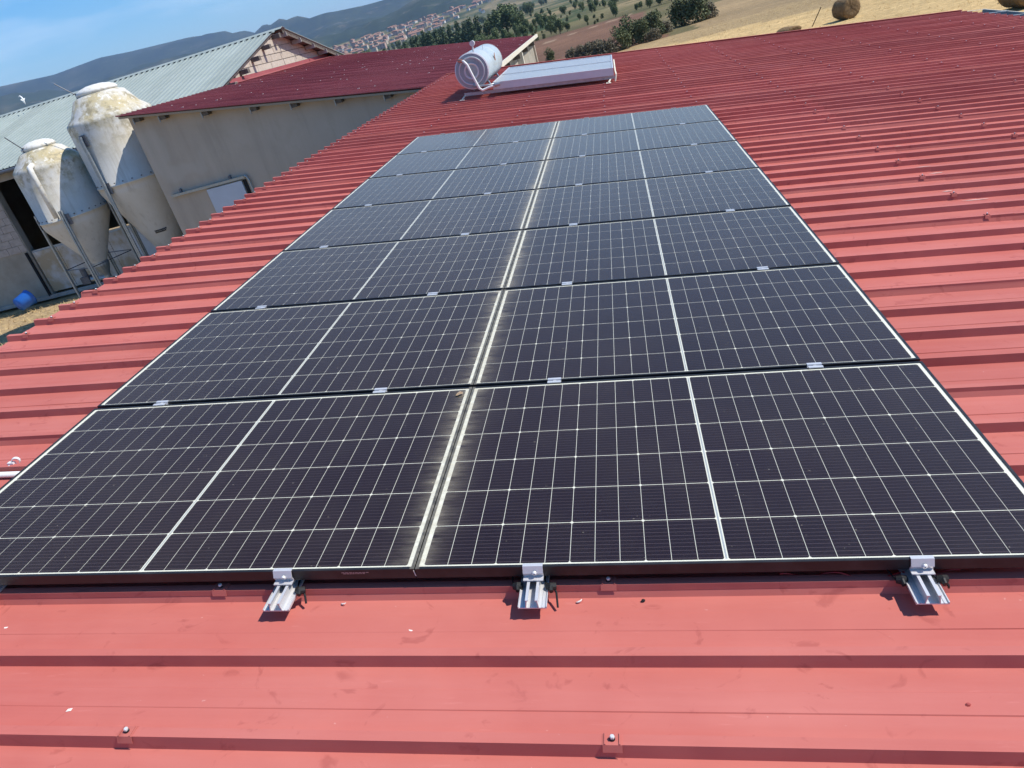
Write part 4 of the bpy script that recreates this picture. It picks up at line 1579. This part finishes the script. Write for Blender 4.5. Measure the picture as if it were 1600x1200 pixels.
def bale(label, x, y, d, ln, rz, tilt=90):
    t = thing('hay_bale', label, 'hay bale', (x, y, ground_z(x, y)), (0, 0, R(rz)), 'round bales in the straw field')
    mb = MB()
    seg = 36
    ring = []
    for i, (k, h) in enumerate(((0.0, 0.02), (0.6, 0.0), (0.93, 0.0), (1.0, 0.06), (1.0, 0.3), (1.0, 0.55), (1.0, 0.8), (1.0, 0.94), (0.93, 1.0), (0.55, 1.0), (0.0, 0.98))):
        for q in range(seg):
            a = 2 * math.pi * q / seg
            rr_ = d / 2 * k * (1 + 0.045 * noise.noise((math.cos(a) * 3 + x, math.sin(a) * 3, h * 4)))
            hh = (h - 0.5) * ln * (1 + 0.05 * noise.noise((math.cos(a) * 4, math.sin(a) * 4 + x, k * 3)))
            mb.V.append((rr_ * math.cos(a), hh, d / 2 * 0.96 + rr_ * math.sin(a) * (0.96 if math.sin(a) > 0 else 0.94)))
    for i in range(10):
        for q in range(seg):
            q2 = (q + 1) % seg
            mb.F.append((i * seg + q, (i + 1) * seg + q, (i + 1) * seg + q2, i * seg + q2))
            mb.M.append(0)
    mb.build('rolled_straw', M['straw_bale'], t, smooth=True)
    mb = MB()
    rr = random.Random(int(x * 10))
    for i in range(420):
        a = rr.uniform(0, 2 * math.pi)
        h = rr.uniform(-0.5, 0.5) * ln
        p = Vector((d / 2 * math.cos(a) * 0.97, h, d / 2 * 0.96 + d / 2 * math.sin(a) * 0.93))
        if p.z < 0.02:
            continue
        q = p + Vector((math.cos(a) * rr.uniform(0.02, 0.09), rr.uniform(-0.12, 0.12), math.sin(a) * rr.uniform(0.02, 0.09) - 0.03))
        s_ = Vector((0, 0.008, 0.008))
        mb.poly([tuple(p - s_), tuple(q), tuple(p + s_)])
    o = mb.build('loose_straw', M['straw_bale'], t)
    o['kind'] = 'stuff'
    return t


bale('round hay bale standing alone in the straw field beyond the roof edge', 13.0, 44.3, 1.08, 1.0, 20)
bale('flattened hay bale showing only its low top over the roof edge', 10.1, 44.6, 0.95, 1.0, 25).scale = (1, 1, 0.38)
bale('hay bale at the top right picture corner beyond the gutter', 15.9, 31.6, 1.5, 1.3, 10)
mb = MB()
mb.tube([(0, 0, 0), (0.55, 0.1, 0.85)], 0.028, 8)
z0 = ground_z(11.4, 45.0)
tag(mb.build('wooden_pole', M['straw_bale'], None, (11.4, 45.0, z0)), 'thin wooden pole leaning in the straw between two bales', 'pole')


# loose straw on the field
st = MB()
rs_ = random.Random(8)
for i in range(9000):
    x = rs_.uniform(5, 30)
    y = rs_.uniform(26, 66)
    if i % 3 == 0:
        x = rs_.uniform(-26, -11)
        y = rs_.uniform(15, 21)
        if x > -14 and y > 17.0 - 0.2:
            continue
    z = ground_z(x, y)
    for b in range(2):
        a = rs_.uniform(0, 6.28)
        ln = rs_.uniform(0.06, 0.22)
        d = Vector((math.cos(a), math.sin(a), rs_.uniform(0.1, 0.7))) * ln
        q = Vector((-math.sin(a), math.cos(a), 0)) * 0.012
        p = Vector((x + rs_.uniform(-0.1, 0.1), y + rs_.uniform(-0.1, 0.1), z + 0.005))
        st.poly([tuple(p - q), tuple(p + q), tuple(p + d)])
o = st.build('loose_straw', M['straw'])
o['kind'] = 'stuff'
o['label'] = 'loose straw scattered over the field and the yard'


# ------------------------------------------------------------------ trees and shrubs
def crown_mesh(name, lobes, n, leaf, material, seed):
    """leaf-sized faces spread through several lobes; lobes: (x, y, z, rx, ry, rz)"""
    rr = random.Random(seed)
    mb = MB()
    tot = sum(l[3] * l[4] * l[5] for l in lobes)
    for l in lobes:
        cnt = int(n * l[3] * l[4] * l[5] / tot) + 1
        for i in range(cnt):
            while True:
                p = Vector((rr.uniform(-1, 1), rr.uniform(-1, 1), rr.uniform(-1, 1)))
                if 0.15 < p.length < 1:
                    break
            p = p * (0.72 + 0.28 * p.length) / max(p.length, 0.4) * (p.length ** 0.5)
            k = 1 + 0.22 * noise.noise(p * 2.2 + Vector((seed, l[0], l[2])))
            c = Vector((l[0] + p.x * l[3] * k, l[1] + p.y * l[4] * k, l[2] + p.z * l[5] * k))
            s = leaf * rr.uniform(0.6, 1.3)
            a = Vector((rr.uniform(-1, 1), rr.uniform(-1, 1), rr.uniform(-0.6, 0.6))).normalized()
            b = a.cross(Vector((rr.uniform(-1, 1), rr.uniform(-1, 1), rr.uniform(-1, 1)))).normalized()
            mb.poly([tuple(c - a * s), tuple(c + b * s * 0.55), tuple(c + a * s), tuple(c - b * s * 0.55)])
    return mb.mesh(name, material)


def trunk_mesh(name, h, r_, limbs, seed):
    rr = random.Random(seed)
    mb = MB()
    mb.tube([(0, 0, -0.3), (0.02 * h, 0, h * 0.4), (0.0, 0.03 * h, h)], [r_, r_ * 0.7, r_ * 0.2], 8)
    for i in range(limbs):
        z = h * rr.uniform(0.3, 0.8)
        a = rr.uniform(0, 6.28)
        ln = h * rr.uniform(0.2, 0.35)
        mb.tube([(0, 0, z), (math.cos(a) * ln * 0.5, math.sin(a) * ln * 0.5, z + ln * 0.3), (math.cos(a) * ln, math.sin(a) * ln, z + ln * 0.7)], [r_ * 0.4, r_ * 0.28, r_ * 0.08], 6)
    return mb.mesh(name, M['bark'])


def lobes_round(rr, w, h, k):
    out = []
    for i in range(k):
        a = rr.uniform(0, 6.28)
        d = rr.uniform(0.15, 0.62) * w
        z = h * rr.uniform(0.35, 0.82)
        s = rr.uniform(0.28, 0.48)
        out.append((math.cos(a) * d, math.sin(a) * d, z, w * s, w * s, h * s * 0.62))
    return out


def lobes_tall(rr, w, h, k):
    out = []
    for i in range(k):
        z = h * (0.12 + 0.82 * i / k)
        s = w * (1.0 - 0.72 * (i / k) ** 1.5) * rr.uniform(0.75, 1.05)
        out.append((rr.uniform(-0.2, 0.2) * w, rr.uniform(-0.2, 0.2) * w, z, s, s, h / k * 0.9))
    return out


rr = random.Random(3)
CROWN, TRUNK = {}, {}
for i in range(4):
    CROWN['conifer%d' % i] = crown_mesh('crown', lobes_tall(rr, 2.3, 10, 9), 1500, 0.42, M['leaf_conifer'], 20 + i)
    CROWN['tree%d' % i] = crown_mesh('crown', lobes_round(rr, 3.6, 9, 11), 1700, 0.40, M['leaf_tree'], 40 + i)
    CROWN['shrub%d' % i] = crown_mesh('crown', lobes_round(rr, 1.7, 3.2, 10) + [(0, 0, 0.8, 1.2, 1.2, 0.9)], 2600, 0.13, M['leaf_shrub'], 60 + i)
    CROWN['dusty%d' % i] = crown_mesh('crown', lobes_round(rr, 1.4, 1.9, 9) + [(0, 0, 0.5, 1.2, 1.1, 0.6)], 2200, 0.11, M['leaf_dusty'], 80 + i)
TRUNK['conifer'] = trunk_mesh('trunk', 9.0, 0.22, 0, 1)
TRUNK['tree'] = trunk_mesh('trunk', 7.0, 0.28, 6, 2)
TRUNK['shrub'] = trunk_mesh('trunk', 2.2, 0.09, 5, 3)
TRUNK['dusty'] = trunk_mesh('trunk', 1.3, 0.05, 6, 4)


def plant(kind, name, label, cat, x, y, s, group, sz=None, var=None):
    t = thing(name, label, cat, (x, y, ground_z(x, y) - 0.05), (0, 0, rnd.uniform(0, 6.28)), group)
    t.scale = (s, s, sz or s)
    place('trunk', TRUNK[kind], t)
    place('crown', CROWN[kind + str(rnd.randint(0, 3) if var is None else var)], t)
    return t


# conifer row behind the dark red roof
for i in range(17):
    k = i / 16
    az = -16.4 + 7.4 * k + rnd.uniform(-0.12, 0.12)
    r_ = 300 + rnd.uniform(-14, 14)
    h = 0.55 + 0.40 * min(1, k * 1.8) + rnd.uniform(-0.06, 0.1)
    if 0.15 < k < 0.28:
        h *= 0.8
    plant('conifer', 'conifer_tree', 'dark conifer in the tree row beyond the dark red roof', 'tree', r_ * math.sin(R(az)), r_ * math.cos(R(az)), h, 'conifer row beyond the shed roof', h * 1.0)
# broadleaf group right of it
for az, r_, s, lab in ((-8.2, 300, 0.75, 'leftmost'), (-7.8, 310, 0.95, 'second from the left'), (-7.35, 290, 1.05, 'third from the left'), (-6.9, 300, 1.2, 'middle and tallest'), (-6.45, 290, 1.0, 'third from the right'), (-6.0, 285, 0.72, 'second from the right'), (-4.6, 250, 0.5, 'rightmost and smallest')):
    plant('tree', 'broadleaf_tree', lab + ' of the tall broadleaf trees rising behind the water heater', 'tree', r_ * math.sin(R(az)), r_ * math.cos(R(az)), s, 'broadleaf trees in the valley')
# scrub in the valley
for i in range(230):
    az = rnd.uniform(-9.5, 5.5)
    r_ = 178 + 340 * rnd.random() ** 1.6
    x, y = r_ * math.sin(R(az)), r_ * math.cos(R(az))
    if noise.noise((x * 0.018, y * 0.018, 2.2)) < -0.12:
        continue
    plant('tree' if rnd.random() < 0.6 else 'shrub', 'valley_bush', 'green bush among the valley scrub beyond the ploughed field', 'bush', r_ * math.sin(R(az)), r_ * math.cos(R(az)), rnd.uniform(0.16, 0.42), 'bushes of the valley scrub')
for i in range(80):
    az = rnd.uniform(-22, -4)
    r_ = rnd.uniform(520, 1250)
    plant('tree', 'far_tree', 'small dark tree on the plain before the distant town', 'tree', r_ * math.sin(R(az)), r_ * math.cos(R(az)), rnd.uniform(0.6, 1.1), 'trees on the plain before the town')
# dusty hedge bushes, left to right, behind the collectors
for i, (x, y, s) in enumerate(((-3.3, 76.0, 0.55), (-2.3, 72.8, 0.62), (-1.4, 70.6, 0.68), (-0.5, 69.0, 0.72), (0.3, 67.6, 0.68))):
    plant('dusty', 'dusty_bush', ('leftmost', 'second from left', 'middle', 'second from right', 'rightmost')[i] + ' of the grey-brown dusty bushes in the hedge above the collectors', 'bush', x, y, s, 'dusty hedge bushes', s * 1.0, i % 4)
# dark shrubs at the field edge
for i, (x, y, s, lab) in enumerate(((1.5, 68.5, 0.62, 'dark green shrub at the left end of the straw field edge'), (2.3, 72.0, 0.74, 'tall dark shrub second from the left along the straw field edge'), (3.3, 70.3, 0.62, 'rounded dark shrub in the middle of the straw field edge'), (4.6, 73.5, 0.72, 'dense dark shrub above the rounded one on the field edge'), (7.4, 79.0, 0.88, 'tall dark shrub cut by the top of the picture'), (8.8, 78.0, 0.92, 'dark shrub right of the tall one at the top of the picture'))):
    plant('shrub', 'dark_shrub', lab, 'shrub', x, y, s, None, None, i % 4)
for i, (x, y, s, lab) in enumerate(((4.2, 69.4, 0.55, 'low brownish bush right of the dark shrubs on the field edge'), (5.6, 75.0, 0.6, 'grey bush between the two clumps of dark shrubs'), (10.0, 78.8, 0.75, 'grey-brown bush right of the topmost dark shrubs'))):
    plant('dusty', 'dry_bush', lab, 'bush', x, y, s, None)
plant('shrub', 'small_bush', 'small green bush alone in the ploughed field', 'bush', -5.7, 79.5, 0.42, None, 0.42, 1)

# ------------------------------------------------------------------ distant town


def house_mesh(wm, l, d, h, rf):
    mb = MB()
    mb.box(-l / 2, l / 2, -d / 2, d / 2, -3, h, 0)
    o_ = 0.4
    A, B = (-l / 2 - o_, -d / 2 - o_, h), (-l / 2 - o_, d / 2 + o_, h)
    mb.prism([A, B, (-l / 2 - o_, 0, h + rf)], (l + 2 * o_, 0, 0), 1)
    for x in (-l / 4, l / 4):
        mb.box(x - 0.5, x + 0.5, -d / 2 - 0.05, -d / 2 + 0.1, h * 0.55, h * 0.8, 2)
        mb.box(x - 0.5, x + 0.5, -d / 2 - 0.05, -d / 2 + 0.1, h * 0.12, h * 0.36, 2)
    return mb.mesh('town_house', [wm, M['house_roof'], M['dark_gap']])


hm = []
for i, wm in enumerate(('house_wall_a', 'house_wall_b', 'house_wall_c', 'house_wall_a', 'house_wall_b')):
    hm.append((house_mesh(M[wm], 9 + 2.0 * i, 8 + i % 3, 5.5 + (i % 3) * 1.6, 1.6 + 0.3 * (i % 2)), ('white', 'cream', 'pink', 'white', 'cream')[i]))
for i in range(270):
    k = rnd.random()
    az = -20.2 + 12.5 * k ** 1.35
    r_ = rnd.uniform(1280, 1950) + 120 * (az + 15) * 0.3
    if az > -11.5 and rnd.random() < 0.5:
        continue
    x, y = r_ * math.sin(R(az)), r_ * math.cos(R(az))
    me, cname = hm[rnd.randint(0, 4)]
    o = place('town_house', me, None, (x, y, ground_z(x, y)), (0, 0, rnd.choice((0, 1.57)) + rnd.uniform(-0.3, 0.3)))
    o.scale = (rnd.uniform(0.6, 1.0), rnd.uniform(0.7, 1.0), rnd.uniform(0.7, 1.05))
    tag(o, 'small %s house with orange tiled roof in the distant town' % cname, 'house', '%s houses of the distant town' % cname)

# ------------------------------------------------------------------ haze
mb = MB()
mb.box(-15000, 15000, -15000, 15000, -16, 760)
hz = mb.mesh('haze', [])
hm_ = bpy.data.materials.new('haze')
hm_.use_nodes = True
nt = hm_.node_tree
nt.nodes.remove(nt.nodes['Principled BSDF'])
pv = nt.nodes.new('ShaderNodeVolumePrincipled')
pv.inputs['Color'].default_value = (0.46, 0.65, 1.0, 1)
pv.inputs['Density'].default_value = 0.000088
pv.inputs['Anisotropy'].default_value = 0.2
nt.links.new(pv.outputs[0], nt.nodes['Material Output'].inputs['Volume'])
hz.materials.append(hm_)
o = place('haze', hz)
o['kind'] = 'stuff'
